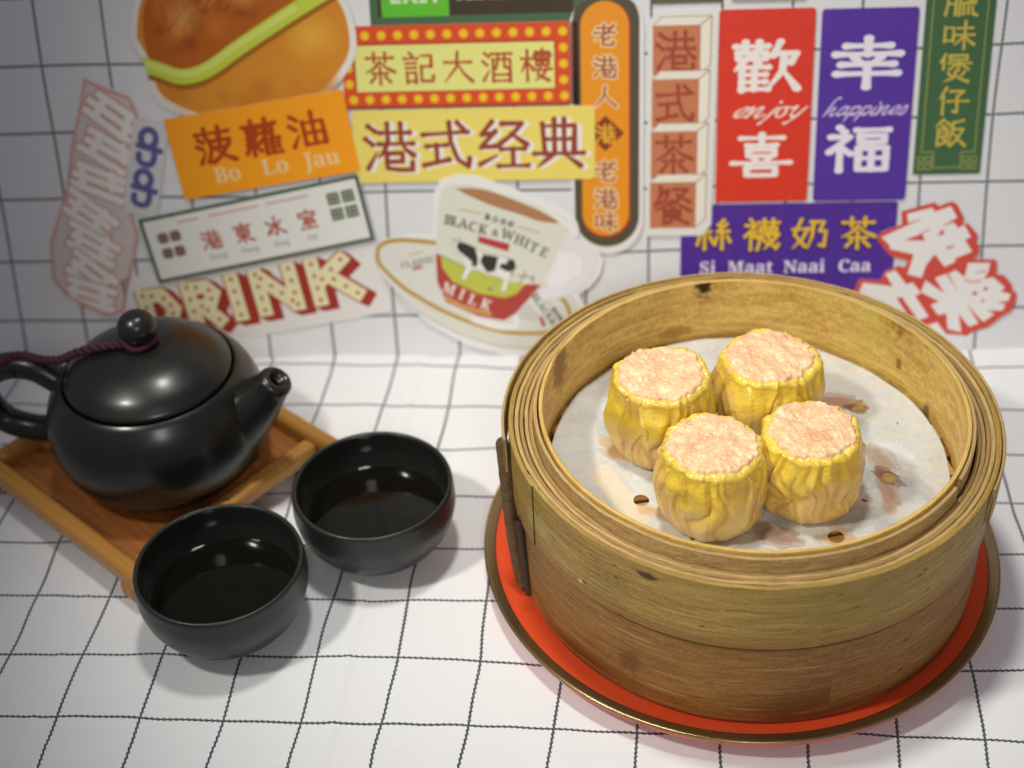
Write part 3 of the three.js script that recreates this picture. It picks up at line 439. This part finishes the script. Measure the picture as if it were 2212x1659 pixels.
const stripDark = bamboo(1024, 128, 44, { base: [190, 156, 100], dark: [120, 88, 48], fu: 16, fv: 30, contrast: 1 });
const bam = (map, o = {}) => std({ map, roughness: 0.62, bumpMap: rough01, bumpScale: 0.00016, specularIntensity: 0.5, ...o });
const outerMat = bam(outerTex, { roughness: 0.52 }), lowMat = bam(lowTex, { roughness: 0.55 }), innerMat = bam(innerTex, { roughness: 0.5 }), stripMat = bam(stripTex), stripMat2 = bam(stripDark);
// outer bands
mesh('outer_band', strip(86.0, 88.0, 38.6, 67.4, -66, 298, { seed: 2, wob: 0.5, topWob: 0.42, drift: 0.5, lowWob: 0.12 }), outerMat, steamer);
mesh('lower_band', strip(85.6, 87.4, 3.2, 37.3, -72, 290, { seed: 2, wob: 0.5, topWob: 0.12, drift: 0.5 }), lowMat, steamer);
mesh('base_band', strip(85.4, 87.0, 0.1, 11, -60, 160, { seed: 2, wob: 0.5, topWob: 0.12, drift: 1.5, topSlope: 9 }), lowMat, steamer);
mesh('inner_core', strip(83.2, 84.6, 2, 64, -90, 269.9, { seed: 7, wob: 0.2 }), stripMat2, steamer);
// coiled strips between the inner ring and the outer band, each with its own height and gap
[[84.4, 86.1, 67.2, -70, 292], [82.8, 84.4, 66.9, -40, 322], [81.2, 82.8, 66.5, -90, 272], [79.5, 81.2, 66.2, -120, 242]].forEach(([r0, r1, top, a0, a1], i) => mesh('bamboo_strip', strip(r0, r1 - 0.12, 42, top, a0, a1, { seed: 11 + i * 3, wob: 0.3, topWob: 0.4, drift: 0.25 }), i % 2 ? stripMat2 : stripMat, steamer));
// loose outermost ends: one ends right of the front, one ends at the left over the peg
mesh('bamboo_strip', strip(88.5, 89.6, 52, 67.3, 62, 281, { seed: 33, wob: 0.3, topWob: 0.3, drift: 1.6 }), stripMat, steamer);
// inner ring: a liner with its own thin lip, standing higher than the rest
mesh('inner_band', strip(75.7, 77.3, 34, 72.7, 66, 427, { seed: 51, wob: 0.15, topWob: 0.22, drift: 0 }), innerMat, steamer);
mesh('bamboo_strip', strip(77.5, 79.0, 34, 71.9, 58, 416, { seed: 54, wob: 0.2, topWob: 0.25, drift: 0.5 }), stripMat, steamer);
// peg at the left that pins the hoop
{
  const wood = std({ color: new THREE.Color(0.26, 0.18, 0.1), roughness: 0.75, map: bamboo(128, 256, 70, { base: [220, 205, 180], dark: [130, 105, 80], fu: 20, fv: 4 }), bumpMap: rough01, bumpScale: 0.0003 });
  const at = (d, r, y) => [r * Math.sin(d * PI / 180), y, r * Math.cos(d * PI / 180)];
  const g = tube([at(278, 91.2, 62), at(280, 90.8, 48), at(282.5, 90.3, 30), at(285, 89.2, 12), at(287, 88.2, 1.5)], 2.5, 40, 10);
  const p = g.attributes.position; for (let i = 0; i < p.count; i++) { const k = n3(p.getX(i) * 0.4, p.getY(i) * 0.25, p.getZ(i) * 0.4); p.setXYZ(i, p.getX(i) + 0.35 * k, p.getY(i), p.getZ(i) + 0.5 * k); } g.computeVertexNormals();
  const cap = new THREE.SphereGeometry(2.5, 12, 8); cap.translate(...at(278, 91.2, 62));
  mesh('peg', mergeGeometries([g, cap]), wood, steamer, 'dark wooden peg upright at the left side');
  const g2 = tube([at(289, 89.2, 40), at(290.5, 88.6, 22), at(292, 87.9, 4)], 1.5, 24, 8);
  mesh('peg', g2, std({ color: new THREE.Color(0.06, 0.035, 0.02), roughness: 0.8 }), steamer);
}
// slats of the floor under the paper
for (let i = -7; i <= 7; i++) { const z = i * 10, half = Math.sqrt(Math.max(0, 75 * 75 - z * z)) ; if (half < 8) continue; const g = new RoundedBoxGeometry(half * 2, 2.2, 8.6, 2, 0.5); const q = g.attributes.uv; for (let k = 0; k < q.count; k++) q.setXY(k, q.getX(k) * 0.3 + i * 0.13, q.getY(k) * 0.25); g.rotateY(0.22); g.translate(z * Math.sin(0.22), 43.6, z * Math.cos(0.22)); mesh('floor_slat', g, i % 2 ? lowMat : stripMat2, steamer); }

// ------------------------------------------------------------------ paper liner with punched holes, wet stains and drops
const holes = [[-39.6, 24], [45.3, -28.7], [51.1, 10.3], [28.3, 41.6]];
{
  const liner = thing('paper_liner', 'round white steaming paper with punched holes lying in the steamer', 'paper', SX, 51.8, SZ);
  const [c, x] = canvas(1200, 1200); x.translate(600, 600); x.scale(8, 8);
  x.fillStyle = '#c8cdd0'; x.fillRect(-75, -75, 150, 150);
  const r = rng(77);
  for (let i = 0; i < 5200; i++) { const g = 165 + r() * 70; x.fillStyle = `rgba(${g},${g},${g},0.16)`; x.beginPath(); x.ellipse(-75 + r() * 150, -75 + r() * 150, 0.4 + r() * 2, 0.3 + r() * 1.1, r() * 3, 0, 7); x.fill(); }
  x.save(); x.rotate(-0.22); for (let i = -7; i <= 7; i++) { x.fillStyle = 'rgba(228,206,172,0.22)'; x.fillRect(-75, i * 10 - 4, 150, 7.6); x.fillStyle = 'rgba(186,190,194,0.12)'; x.fillRect(-75, i * 10 + 4.1, 150, 1.8); } x.restore();
  x.fillStyle = 'rgba(238,216,180,0.55)'; poly(x, [[-60, 8], [-52, 4], [-36, 34], [-42, 40]], x.fillStyle);
  const wet = (px, py, sz, ang, col, n, seed) => { const q = rng(seed); for (let l = 0; l < 5; l++) { x.save(); x.translate(px + (q() - 0.5) * sz * 0.5, py + (q() - 0.5) * sz * 0.4); x.rotate(ang); x.fillStyle = col.replace(/,([\d.]+)\)$/, (m, a) => ',' + (a * (0.5 - l * 0.07)).toFixed(3) + ')'); const k0 = sz * (1.25 - l * 0.2), P = []; for (let i = 0; i < n; i++) { const t = i / n * 2 * PI, k = k0 * (0.72 + 0.5 * q()); P.push(new THREE.Vector2(Math.cos(t) * k * 1.4, Math.sin(t) * k * 0.75)); } P.push(P[0]); new THREE.SplineCurve(P).getPoints(70).forEach((p, i) => (i ? x.lineTo(p.x, p.y) : (x.beginPath(), x.moveTo(p.x, p.y)))); x.fill(); x.restore(); } };
  for (let i = 0; i < 46; i++) wet(-60 + r() * 120, -60 + r() * 120, 3 + r() * 6, r() * 3, r() < 0.5 ? 'rgba(140,146,150,0.34)' : 'rgba(226,228,228,0.4)', 11, 100 + i);
  wet(37, -33, 6, 0.1, 'rgba(150,98,70,0.62)', 16, 1); wet(31, -30, 6, 0.6, 'rgba(172,128,100,0.5)', 14, 2); wet(43.5, -29, 3, 0.2, 'rgba(112,58,40,0.85)', 14, 3);
  wet(49, 1, 5.2, 1.2, 'rgba(176,134,108,0.5)', 15, 4); wet(50.5, 10, 4, 0.9, 'rgba(118,64,46,0.82)', 15, 5); wet(50, 19, 4.4, 1.4, 'rgba(160,104,76,0.5)', 14, 6); wet(49.6, 26, 3, 1.5, 'rgba(178,134,108,0.45)', 12, 7);
  wet(9, 42, 5.5, 0.15, 'rgba(132,92,74,0.6)', 18, 8); wet(4, 38, 5, 0.4, 'rgba(140,112,96,0.45)', 14, 9); wet(28.3, 42, 3.6, 0, 'rgba(196,128,62,0.6)', 14, 10); wet(30.5, 39, 3, 0.5, 'rgba(190,150,110,0.5)', 12, 13);
  wet(-51, -7, 4, 0.8, 'rgba(192,150,96,0.5)', 17, 11); wet(-48, -1, 4.4, 0.5, 'rgba(196,142,74,0.5)', 16, 12); wet(-37, 29, 3, 0.5, 'rgba(208,150,96,0.5)', 14, 15); wet(-29, 32, 4, 0.4, 'rgba(178,120,76,0.45)', 14, 16); wet(33, 20, 9, 0.6, 'rgba(176,158,138,0.35)', 14, 17); wet(60, -8, 5, 1.2, 'rgba(200,202,206,0.5)', 14, 18); wet(58, 22, 5, 1.2, 'rgba(206,206,208,0.5)', 14, 19);
  // square mesh whose border vertices are drawn onto the rim and onto the punched holes
  const CELL = 1.25, NN = 124, keep = new Map(), gp = [], gu = [], gi = [];
  const rimR = (X, Z) => { const a = Math.atan2(Z, X); return 73.6 + 0.9 * n3(Math.cos(a) * 3, Math.sin(a) * 3, 2); };
  const inside = (X, Z) => Math.hypot(X, Z) < rimR(X, Z) && holes.every(([hx, hz]) => Math.hypot(X - hx, Z - hz) > 2.9);
  const vert = (i, k) => { const id = i * 1000 + k; if (!keep.has(id)) { let X = (i - NN / 2) * CELL, Z = (k - NN / 2) * CELL; const R = Math.hypot(X, Z), rr = rimR(X, Z); if (R > rr - CELL * 0.75) { X *= rr / R; Z *= rr / R; }
    for (const [hx, hz] of holes) { const d = Math.hypot(X - hx, Z - hz); if (d < 2.9 + CELL * 0.75 && d > 0.01) { X = hx + (X - hx) * 2.9 / d; Z = hz + (Z - hz) * 2.9 / d; } }
    keep.set(id, gp.length / 3); gp.push(X, 0, Z); gu.push(X / 150 + 0.5, 0.5 - Z / 150); } return keep.get(id); };
  for (let i = 0; i < NN; i++) for (let k = 0; k < NN; k++) { if (!inside((i + 0.5 - NN / 2) * CELL, (k + 0.5 - NN / 2) * CELL)) continue; const a = vert(i, k), b = vert(i + 1, k), c2 = vert(i, k + 1), d = vert(i + 1, k + 1); gi.push(a, c2, d, a, d, b); }
  const g = new THREE.BufferGeometry(); g.setAttribute('position', new THREE.Float32BufferAttribute(gp, 3)); g.setAttribute('uv', new THREE.Float32BufferAttribute(gu, 2)); g.setIndex(gi);
  const cockle = (X, Z) => { const R = Math.hypot(X, Z); return 0.5 * n3(X * 0.07, Z * 0.07, 3) + 0.22 * n3(X * 0.25, Z * 0.25, 9) + 1.4 * sst(R, 60, 74) * (0.3 + n3(X * 0.05, Z * 0.05, 21)); };
  const p = g.attributes.position; for (let i = 0; i < p.count; i++) p.setY(i, cockle(p.getX(i), p.getZ(i))); g.computeVertexNormals();
  mesh('paper_sheet', g, std({ map: ctex(c), roughness: 0.45, side: THREE.DoubleSide, clearcoat: 0.25, clearcoatRoughness: 0.25, bumpMap: dtex(256, 256, (u, v) => { const k = 128 + 110 * n3(u * 40, v * 40, 2); return [k, k, k]; }, false), bumpScale: 0.0001 }), liner);
  // drops of condensation
  const dr = [], q = rng(12);
  for (let i = 0; i < 120; i++) { const zone = q(), a = zone < 0.55 ? -0.6 + q() * 1.3 : zone < 0.8 ? 2.2 + q() * 1.6 : 0.9 + q() * 1.2, R = 38 + q() * 31, X = Math.cos(a) * R, Z = Math.sin(a) * R, s = 0.35 + q() * q() * 1.1; const d = new THREE.SphereGeometry(s, 8, 5, 0, 2 * PI, 0, PI / 2); d.scale(1, 0.6, 0.7 + 0.5 * q()); d.translate(X, cockle(X, Z), Z); dr.push(d); }
  const m = mesh('water_drops', mergeGeometries(dr), std({ color: 0xffffff, roughness: 0.05, transmission: 1, thickness: 0, ior: 1.4 }), liner); m.userData.kind = 'stuff';
}

// ------------------------------------------------------------------ dumplings
const wrapMat = std({ vertexColors: true, roughness: 0.4, clearcoat: 0.7, clearcoatRoughness: 0.16, bumpMap: dtex(256, 256, (u, v) => { const k = 128 + 90 * n3(u * 24, v * 24, 4) + 50 * n3(u * 60, v * 60, 8); return [k, k, k]; }, false), bumpScale: 0.00022 });
const meatMat = std({ vertexColors: true, bumpMap: dtex(256, 256, (u, v) => { const k = 128 + 90 * n3(u * 16, v * 16, 4) + 60 * n3(u * 34, v * 34, 8); return [k, k, k]; }, false), bumpScale: 0.0003, roughness: 0.46, clearcoat: 0.28, clearcoatRoughness: 0.3 });
const lin = (r, g, b) => { const c = new THREE.Color().setRGB(r / 255, g / 255, b / 255, THREE.SRGBColorSpace); return [c.r, c.g, c.b]; };
const mixc = (a, b, t) => a.map((q, i) => lerp(q, b[i], clamp(t, 0, 1)));
const YEL = lin(234, 199, 62), YEL2 = lin(243, 212, 80), PALE = lin(231, 199, 124), TAN = lin(218, 175, 108), PINK = lin(236, 180, 136), CREAM = lin(246, 214, 164), ROSE = lin(220, 144, 104);
function siuMai(name, label, x, z, R, H, seed, turn, lean) {
  const q = rng(seed), t0 = thing(name, label, 'dumpling', x, 52.4, z, turn, 'dumplings in the steamer');
  t0.rotation.z = lean;
  const NF = 9 + Math.floor(q() * 2), creases = [], N3 = (a, b, c) => n3(a + seed * 0.37, b, c);
  for (let i = 0; i < NF; i++) creases.push({ a: (i + (q() - 0.5) * 0.62) / NF, d: 0.5 + q() * 1.5, g: 0.2 + q() * 0.6, lo: q() * 0.3 - 0.1, ph: q() * 20 });
  // overlapping panels of dough: each swells slowly and ends in a sharp tuck
  const pleat = (th, v) => {
    let u = th / (2 * PI) + 0.07 * N3(Math.cos(th) * 1.6, Math.sin(th) * 1.6, v * 1.7) + 0.03 * N3(Math.cos(th) * 4, Math.sin(th) * 4, v * 3 + 4); u -= Math.floor(u);
    let i = creases.findIndex((c) => c.a > u); if (i < 0) i = NF; const B = creases[i % NF], A = creases[(i + NF - 1) % NF];
    let w = B.a - A.a; if (w <= 0) w += 1; let f = (u - A.a) / w; if (u < A.a && i === 0) f = (u + 1 - A.a) / w; if (i === NF) f = (u - A.a) / w;
    const live = (c) => sst(v, c.lo, c.lo + 0.3) * (0.65 + 0.7 * N3(c.ph, v * 2.4, 2)), db = B.d * live(B), wmm = w * 2 * PI * R;
    const rise = f * f * (1.6 - 0.6 * f);
    return db * (rise - 0.4) - B.g * live(B) * Math.exp(-(((1 - f) * wmm / 1.1) ** 2)) - A.g * live(A) * 0.7 * Math.exp(-((f * wmm / 1.3) ** 2));
  };
  // rounded drapes between sharp tucks, and the fine wrinkles of steamed dough
  const drape = (th, v) => { const w = 0.35 * N3(Math.cos(th) * 2, Math.sin(th) * 2, v * 2.2 + 9), ca = Math.cos(th + w), sa = Math.sin(th + w), n = N3(ca * 2.5, sa * 2.5, v * 1.1 + 50), m = N3(ca * 7.5, sa * 7.5, v * 1.8 + 60); return (3.7 - 2.0 * sst(v, 0.75, 1)) * Math.sqrt(n * n + 0.0022) - 0.85 + 0.18 * Math.sqrt(m * m + 0.006); };
  const rimH = (th) => { const ca = Math.cos(th), sa = Math.sin(th); return H * (1 + 0.035 * N3(ca * 1.5, sa * 1.5, 1)) + 0.8 * N3(ca * 4, sa * 4, 4) + 0.3 * N3(ca * 9, sa * 9, 9) + 0.3 * drape(th, 1); };
  const prof = (v) => v < 0.18 ? lerp(0.80, 0.955, Math.sin(v / 0.18 * PI / 2)) : 0.955 + 0.055 * Math.sin((v - 0.18) / 0.82 * PI * 0.9) - 0.05 * sst(v, 0.55, 1);
  const shoulder = (th) => 2.1 + 1.5 * N3(Math.cos(th) * 2.4, Math.sin(th) * 2.4, 12) + 0.5 * N3(Math.cos(th) * 7, Math.sin(th) * 7, 15);
  const col = [], NU = 360, NV = 120, V0 = 0.07, V1 = 0.74;
  const surf = (u, v) => {
    const th = u * 2 * PI, ca = Math.cos(th), sa = Math.sin(th);
    let r, y, vs, k = 0; const hR = rimH(th), s = shoulder(th);
    if (v < V0) { vs = 0; r = R * 0.80 * v / V0; y = 0.2 * (1 - v / V0); }
    else if (v < V1) { vs = (v - V0) / (V1 - V0); const hs = hR - s; y = vs < 0.14 ? hs * 0.14 * (1 - Math.cos(vs / 0.14 * PI / 2)) : hs * vs; r = R * prof(vs); }
    else { vs = 1; k = (v - V1) / (1 - V1); const e = Math.min(1, k / 0.6) * PI / 2, t = Math.max(0, (k - 0.6) / 0.4); r = R * prof(1) - s * (1 - Math.cos(e)) - 4.5 * t; y = hR - s + s * Math.sin(e) - 3.2 * t * t + 0.35 * sst(k, 0.3, 0.6) * N3(ca * 12, sa * 12, 31); }
    const sideK = v >= V0 ? sst(v, V0, V0 + 0.08) : 0;
    const lump = sideK * (1.2 * N3(ca * 1.3, sa * 1.3, vs * 1.3) + 0.6 * N3(ca * 3, sa * 3, vs * 3 + 3) + 0.2 * N3(ca * 7, sa * 7, vs * 7));
    r += (pleat(th, vs) * 0.8 + drape(th, vs) * (0.35 + 0.65 * sst(vs, 0.05, 0.3)) + 0.1 * N3(ca * 12, sa * 12, vs * 8)) * sideK * (1 - 0.55 * k) + lump * (1 - 0.4 * k);
    return [r * sa, y, r * ca];
  };
  const g = grid(NU, NV, surf, true);
  for (let j = 0; j <= NV; j++) for (let i = 0; i <= NU; i++) {
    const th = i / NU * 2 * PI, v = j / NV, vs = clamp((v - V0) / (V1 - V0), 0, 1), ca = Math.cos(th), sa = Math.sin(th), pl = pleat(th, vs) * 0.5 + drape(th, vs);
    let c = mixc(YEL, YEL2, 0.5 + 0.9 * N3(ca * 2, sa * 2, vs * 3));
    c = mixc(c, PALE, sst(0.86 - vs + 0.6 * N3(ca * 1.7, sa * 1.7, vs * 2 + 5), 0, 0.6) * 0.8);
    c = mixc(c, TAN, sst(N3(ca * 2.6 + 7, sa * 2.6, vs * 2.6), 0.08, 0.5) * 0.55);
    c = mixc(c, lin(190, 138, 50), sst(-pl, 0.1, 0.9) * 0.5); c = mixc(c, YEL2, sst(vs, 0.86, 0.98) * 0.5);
    if (q() < 0.0006) c = lin(130, 84, 30);
    col.push(...c);
  }
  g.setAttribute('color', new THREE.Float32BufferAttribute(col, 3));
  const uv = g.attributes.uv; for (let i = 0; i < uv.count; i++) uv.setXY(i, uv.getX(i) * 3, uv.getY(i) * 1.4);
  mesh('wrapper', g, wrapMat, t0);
  const NR = 70, NT = 200, mc = [];
  const f = grid(NT, NR, (u, v) => {
    const th = -u * 2 * PI, ca = Math.cos(th), sa = Math.sin(th), rad = R * (0.86 + 0.06 * N3(ca * 2.2, sa * 2.2, 70)) * v;
    const X = rad * sa, Z = rad * ca;
    const y = lerp(H, rimH(th), v * v) + 0.95 - 3.4 * sst(v + 0.09 * N3(ca * 4, sa * 4, 80) + 0.05 * N3(ca * 10, sa * 10, 81), 0.86, 1) + 0.9 * N3(X * 0.1, Z * 0.1, 2) + 0.55 * N3(X * 0.26, Z * 0.26, 5) + 0.3 * N3(X * 0.6, Z * 0.6, 8) + 0.14 * N3(X * 1.2, Z * 1.2, 18);
    return [X, y, Z];
  }, true);
  const fp = f.attributes.position, fu = f.attributes.uv; for (let i = 0; i < fu.count; i++) fu.setXY(i, fp.getX(i) / 40 + seed * 0.137, fp.getZ(i) / 40);
  for (let i = 0; i < fp.count; i++) {
    const X = fp.getX(i), Z = fp.getZ(i), a = N3(X * 0.11, Z * 0.11, 1), b = N3(X * 0.2, Z * 0.24, 6), c2 = N3(X * 0.55, Z * 0.55, 3);
    const c3 = N3(X * 1.1, Z * 1.1, 9); let c = mixc(PINK, CREAM, 0.55 + 0.6 * b + 0.55 * c2 + 0.3 * c3); c = mixc(c, ROSE, sst(a * 0.7 + 0.6 * c2 - 0.3 * c3, 0.1, 0.55) * 0.55); c = mixc(c, lin(250, 230, 194), sst(b + 0.3 * c2, 0.26, 0.5) * 0.4);
    mc.push(...c);
  }
  f.setAttribute('color', new THREE.Float32BufferAttribute(mc, 3));
  mesh('filling', f, meatMat, t0);
  return t0;
}
siuMai('dumpling', 'yellow open-topped dumpling at the back left with a browned back edge', 61.5, 143.5, 19.8, 33.4, 101, 0.4, 0.03);
siuMai('dumpling_001', 'yellow open-topped dumpling at the back, tallest in the picture', 101.5, 131.5, 20.4, 31, 202, 2.1, -0.03);
siuMai('dumpling_002', 'deeply pleated yellow dumpling nearest the viewer at the front rim', 78, 180, 19.8, 31, 303, 1.2, 0.02);
siuMai('dumpling_003', 'yellow dumpling with pinkish filling on the right of the four', 113.6, 171.2, 19.4, 30.5, 404, 3.6, -0.04);

// ------------------------------------------------------------------ red plate
{
  const plate = thing('plate', 'round red plate with a narrow gold rim under the bamboo steamer', 'plate', 91.8, 0, 149.9);
  const red = std({ color: new THREE.Color(0.8, 0.085, 0.024), roughness: 0.38, clearcoat: 0.35, clearcoatRoughness: 0.15 });
  mesh('plate_body', lathe([[0.01, 3.6], [60, 3.6], [84, 4.6], [90, 5.6], [95.2, 8.0], [96.4, 8.4], [99.0, 8.3], [99.3, 7.4], [98.6, 5.4], [96.6, 3.4], [92, 2.0], [82, 1.0], [72, 0.5], [70, 0], [66, 0], [65, 1.2], [0.01, 1.6]], 200), red, plate);
  const gold = std({ color: new THREE.Color(0.34, 0.25, 0.13), metalness: 0.9, roughness: 0.26 });
  mesh('rim', lathe([[95.4, 8.25], [96.4, 8.7], [98.0, 8.95], [98.9, 9.35], [99.6, 9.3], [100.0, 8.9], [99.9, 8.3], [99.2, 8.0]], 200), gold, plate, 'gold rim');
}

// ------------------------------------------------------------------ black teapot, tray and cups
const glaze = std({ color: new THREE.Color(0.009, 0.0095, 0.008), roughness: 0.34, specularIntensity: 0.8, clearcoat: 0.35, clearcoatRoughness: 0.2 });
{
  const tray = thing('tray', 'square wooden tea tray standing under the black teapot', 'tray', -154, 0, 107, -0.66);
  const grain = (s, b, d) => dtex(256, 256, (u, v) => { const k = clamp(0.4 + 0.5 * n3(u * 3, v * 40, s) + 0.3 * n3(u * 8, v * 90, s + 3), 0, 1); return b.map((q, i) => lerp(q, d[i], k)); });
  const rail = std({ map: grain(1, [206, 150, 68], [160, 104, 40]), roughness: 0.45, clearcoat: 0.2 }), board = std({ map: grain(5, [178, 110, 52], [136, 76, 32]), roughness: 0.5 });
  const box = (name, w, h, d, x, y, z, m, r = 1.6) => { const g = new RoundedBoxGeometry(w, h, d, 4, r); g.translate(x, y, z); return mesh(name, g, m, tray); };
  box('board', 102, 3, 102, 0, 7.2, 0, board, 0.8);
  box('rail', 122, 9.5, 8, 0, 11.2, 50, rail, 3); box('rail', 122, 9.5, 8, 0, 11.2, -50, rail, 3);
  box('rail', 8, 8, 92, 50, 11, 0, rail, 2.6); box('rail', 8, 8, 92, -50, 11, 0, rail, 2.6);
  for (const [x, z] of [[50, 50], [50, -50], [-50, 50], [-50, -50]]) box('foot', 8.5, 7, 8.5, x, 3.4, z, rail, 1.4);
}
{
  const pot = thing('teapot', 'squat glossy black teapot with round knob on the wooden tray', 'teapot', -147, 8.8, 108.5);
  pot.scale.set(1.07, 1, 1.07);
  const prof = new THREE.SplineCurve([[0.01, 0.4], [24, 0.2], [29, 0.4], [33, 3], [39, 11], [42.2, 22], [42, 32], [39.4, 41], [35.5, 47.4], [33.4, 49.4]].map((p) => new THREE.Vector2(...p))).getPoints(70);
  mesh('body', lathe([...prof.map((p) => [Math.max(p.x, 0.01), p.y]), [32.6, 49.2], [32.2, 47.4], [31, 46.6], [0.01, 46]], 140), glaze, pot);
  const lidP = new THREE.SplineCurve([[31.4, 48], [31.8, 50], [30.6, 52], [26.5, 56], [19, 60.2], [10, 62.8], [5, 63.5], [4, 64.8], [0.01, 65]].map((p) => new THREE.Vector2(...p))).getPoints(60);
  const lid = mesh('lid', lathe(lidP.map((p) => [Math.max(p.x, 0.01), p.y]), 140), glaze, pot);
  const kn = new THREE.SplineCurve([[3.6, 63], [3.8, 65], [6.2, 67.5], [7.4, 71.2], [6.4, 75], [3.6, 77.6], [0.01, 78.3]].map((p) => new THREE.Vector2(...p))).getPoints(36);
  mesh('knob', lathe(kn.map((p) => [Math.max(p.x, 0.01), p.y]), 60), glaze, lid);
  // spout: a tapering tube leaving the right shoulder
  const path = new THREE.CatmullRomCurve3([[26, 24, 4], [34, 31, 5], [42, 39, 6], [47.5, 45.4, 6.6], [51.5, 50.6, 7]].map((p) => new THREE.Vector3(...p)));
  const fr = path.computeFrenetFrames(40), rad = (t) => lerp(19.5, 5.8, Math.pow(t, 0.75)) + 0.7 * sst(t, 0.86, 1);
  const spout = grid(40, 44, (u, v) => {
    const tt = v < 0.9 ? v / 0.9 : 1, k = Math.min(40, Math.round(tt * 40)), o = path.getPointAt(tt), a = u * 2 * PI, r = v < 0.9 ? rad(tt) : lerp(rad(1), 1.6, (v - 0.9) / 0.1), d = v < 0.9 ? 0 : 1.1 * Math.sin((v - 0.9) / 0.1 * PI) - 2.4 * sst(v, 0.95, 1);
    const n = fr.normals[k], b = fr.binormals[k], T = fr.tangents[k];
    return [o.x + (n.x * Math.cos(a) + b.x * Math.sin(a)) * r + T.x * d, o.y + (n.y * Math.cos(a) + b.y * Math.sin(a)) * r + T.y * d, o.z + (n.z * Math.cos(a) + b.z * Math.sin(a)) * r + T.z * d];
  }, true);
  mesh('spout', spout, glaze, pot);
  mesh('handle', tube([[-37, 42, -2], [-46, 48, -3], [-58, 48, -4], [-68, 41, -4.5], [-70.5, 30, -4.5], [-65, 19.5, -4], [-53, 15.5, -3], [-42, 17, -2], [-36, 20, -1]], 5.6, 80, 16), glaze, pot);
  const cordM = std({ color: new THREE.Color(0.06, 0.012, 0.022), roughness: 0.85 });
  const loop = tube([...Array(14)].map((_, i) => { const a = i / 14 * 2 * PI; return [5.6 * Math.cos(a), 65 + 0.5 * Math.sin(a * 3), 5.6 * Math.sin(a)]; }), 1.3, 60, 8, true);
  const line = new THREE.CatmullRomCurve3([[-4, 65.4, 3], [-14, 64, 3], [-25, 60, 2], [-33, 55.5, 1], [-42, 54, -1], [-50, 54.4, -3], [-57, 53, -1], [-62, 48, -9], [-57, 42, -9], [-52, 50, 2]].map((p) => new THREE.Vector3(...p)));
  const strands = [0, 1].map((k) => tube(line.getPoints(150).map((p, i) => { const a = i * 0.62 + k * PI; return [p.x + 0.35 * Math.cos(a), p.y + 0.95 * Math.sin(a), p.z + 0.95 * Math.cos(a)]; }), 1.05, 300, 7));
  mesh('cord', mergeGeometries([loop, ...strands]), cordM, pot, 'dark red cord tied from knob to handle');
}
{
  const cupIn = std({ color: new THREE.Color(0.02, 0.021, 0.019), roughness: 0.17, clearcoat: 0.6, clearcoatRoughness: 0.05 });
  const cupOut = std({ color: new THREE.Color(0.017, 0.02, 0.018), roughness: 0.38, specularIntensity: 0.75, clearcoat: 0.2, clearcoatRoughness: 0.3, bumpMap: dtex(256, 256, (u, v) => { const k = 128 + 100 * n3(u * 30, v * 30, 2); return [k, k, k]; }, false), bumpScale: 0.00008 });
  const teaM = std({ color: new THREE.Color(0.006, 0.005, 0.003), roughness: 0.02, specularIntensity: 0.6 });
  const cup = (name, label, x, z) => {
    const t = thing(name, label, 'teacup', x, 0, z, 0, 'black teacups on the cloth');
    const op = new THREE.SplineCurve([[17.5, 0], [19, 0.4], [20.4, 1.8], [25.5, 6], [30, 13], [32.2, 21], [32.0, 29], [31.75, 31]].map((p) => new THREE.Vector2(...p))).getPoints(50).map((p) => [p.x, p.y]);
    mesh('cup_wall', lathe([[0.01, 1], [16, 1], [17.4, 0.02], ...op, [31.6, 31.55], [31.25, 31.95], [30.8, 32.05], [30.4, 31.9], [30.1, 31.4]], 140), cupOut, t);
    const ip = new THREE.SplineCurve([[30.1, 31.4], [29.95, 30.2], [30.2, 22], [28, 13.5], [23, 7.4], [14, 4.4], [0.01, 3.8]].map((p) => new THREE.Vector2(...p))).getPoints(50).map((p) => [Math.max(0.01, p.x), p.y]);
    mesh('cup_inside', lathe(ip, 140), cupIn, t);
    mesh('tea', lathe([[28.9, 15.5], [28.3, 15.1], [0.01, 15.1]], 100), teaM, t);
    return t;
  };
  cup('teacup', 'glossy black teacup standing between the teapot and the steamer', -51.9, 146.5);
  cup('teacup_001', 'glossy black teacup at the lower left in front of the wooden tray', -103.8, 190.3);
}
scene.traverse((o) => { if (o.isMesh) o.castShadow = o.receiveShadow = true; });
renderer.render(scene, camera);
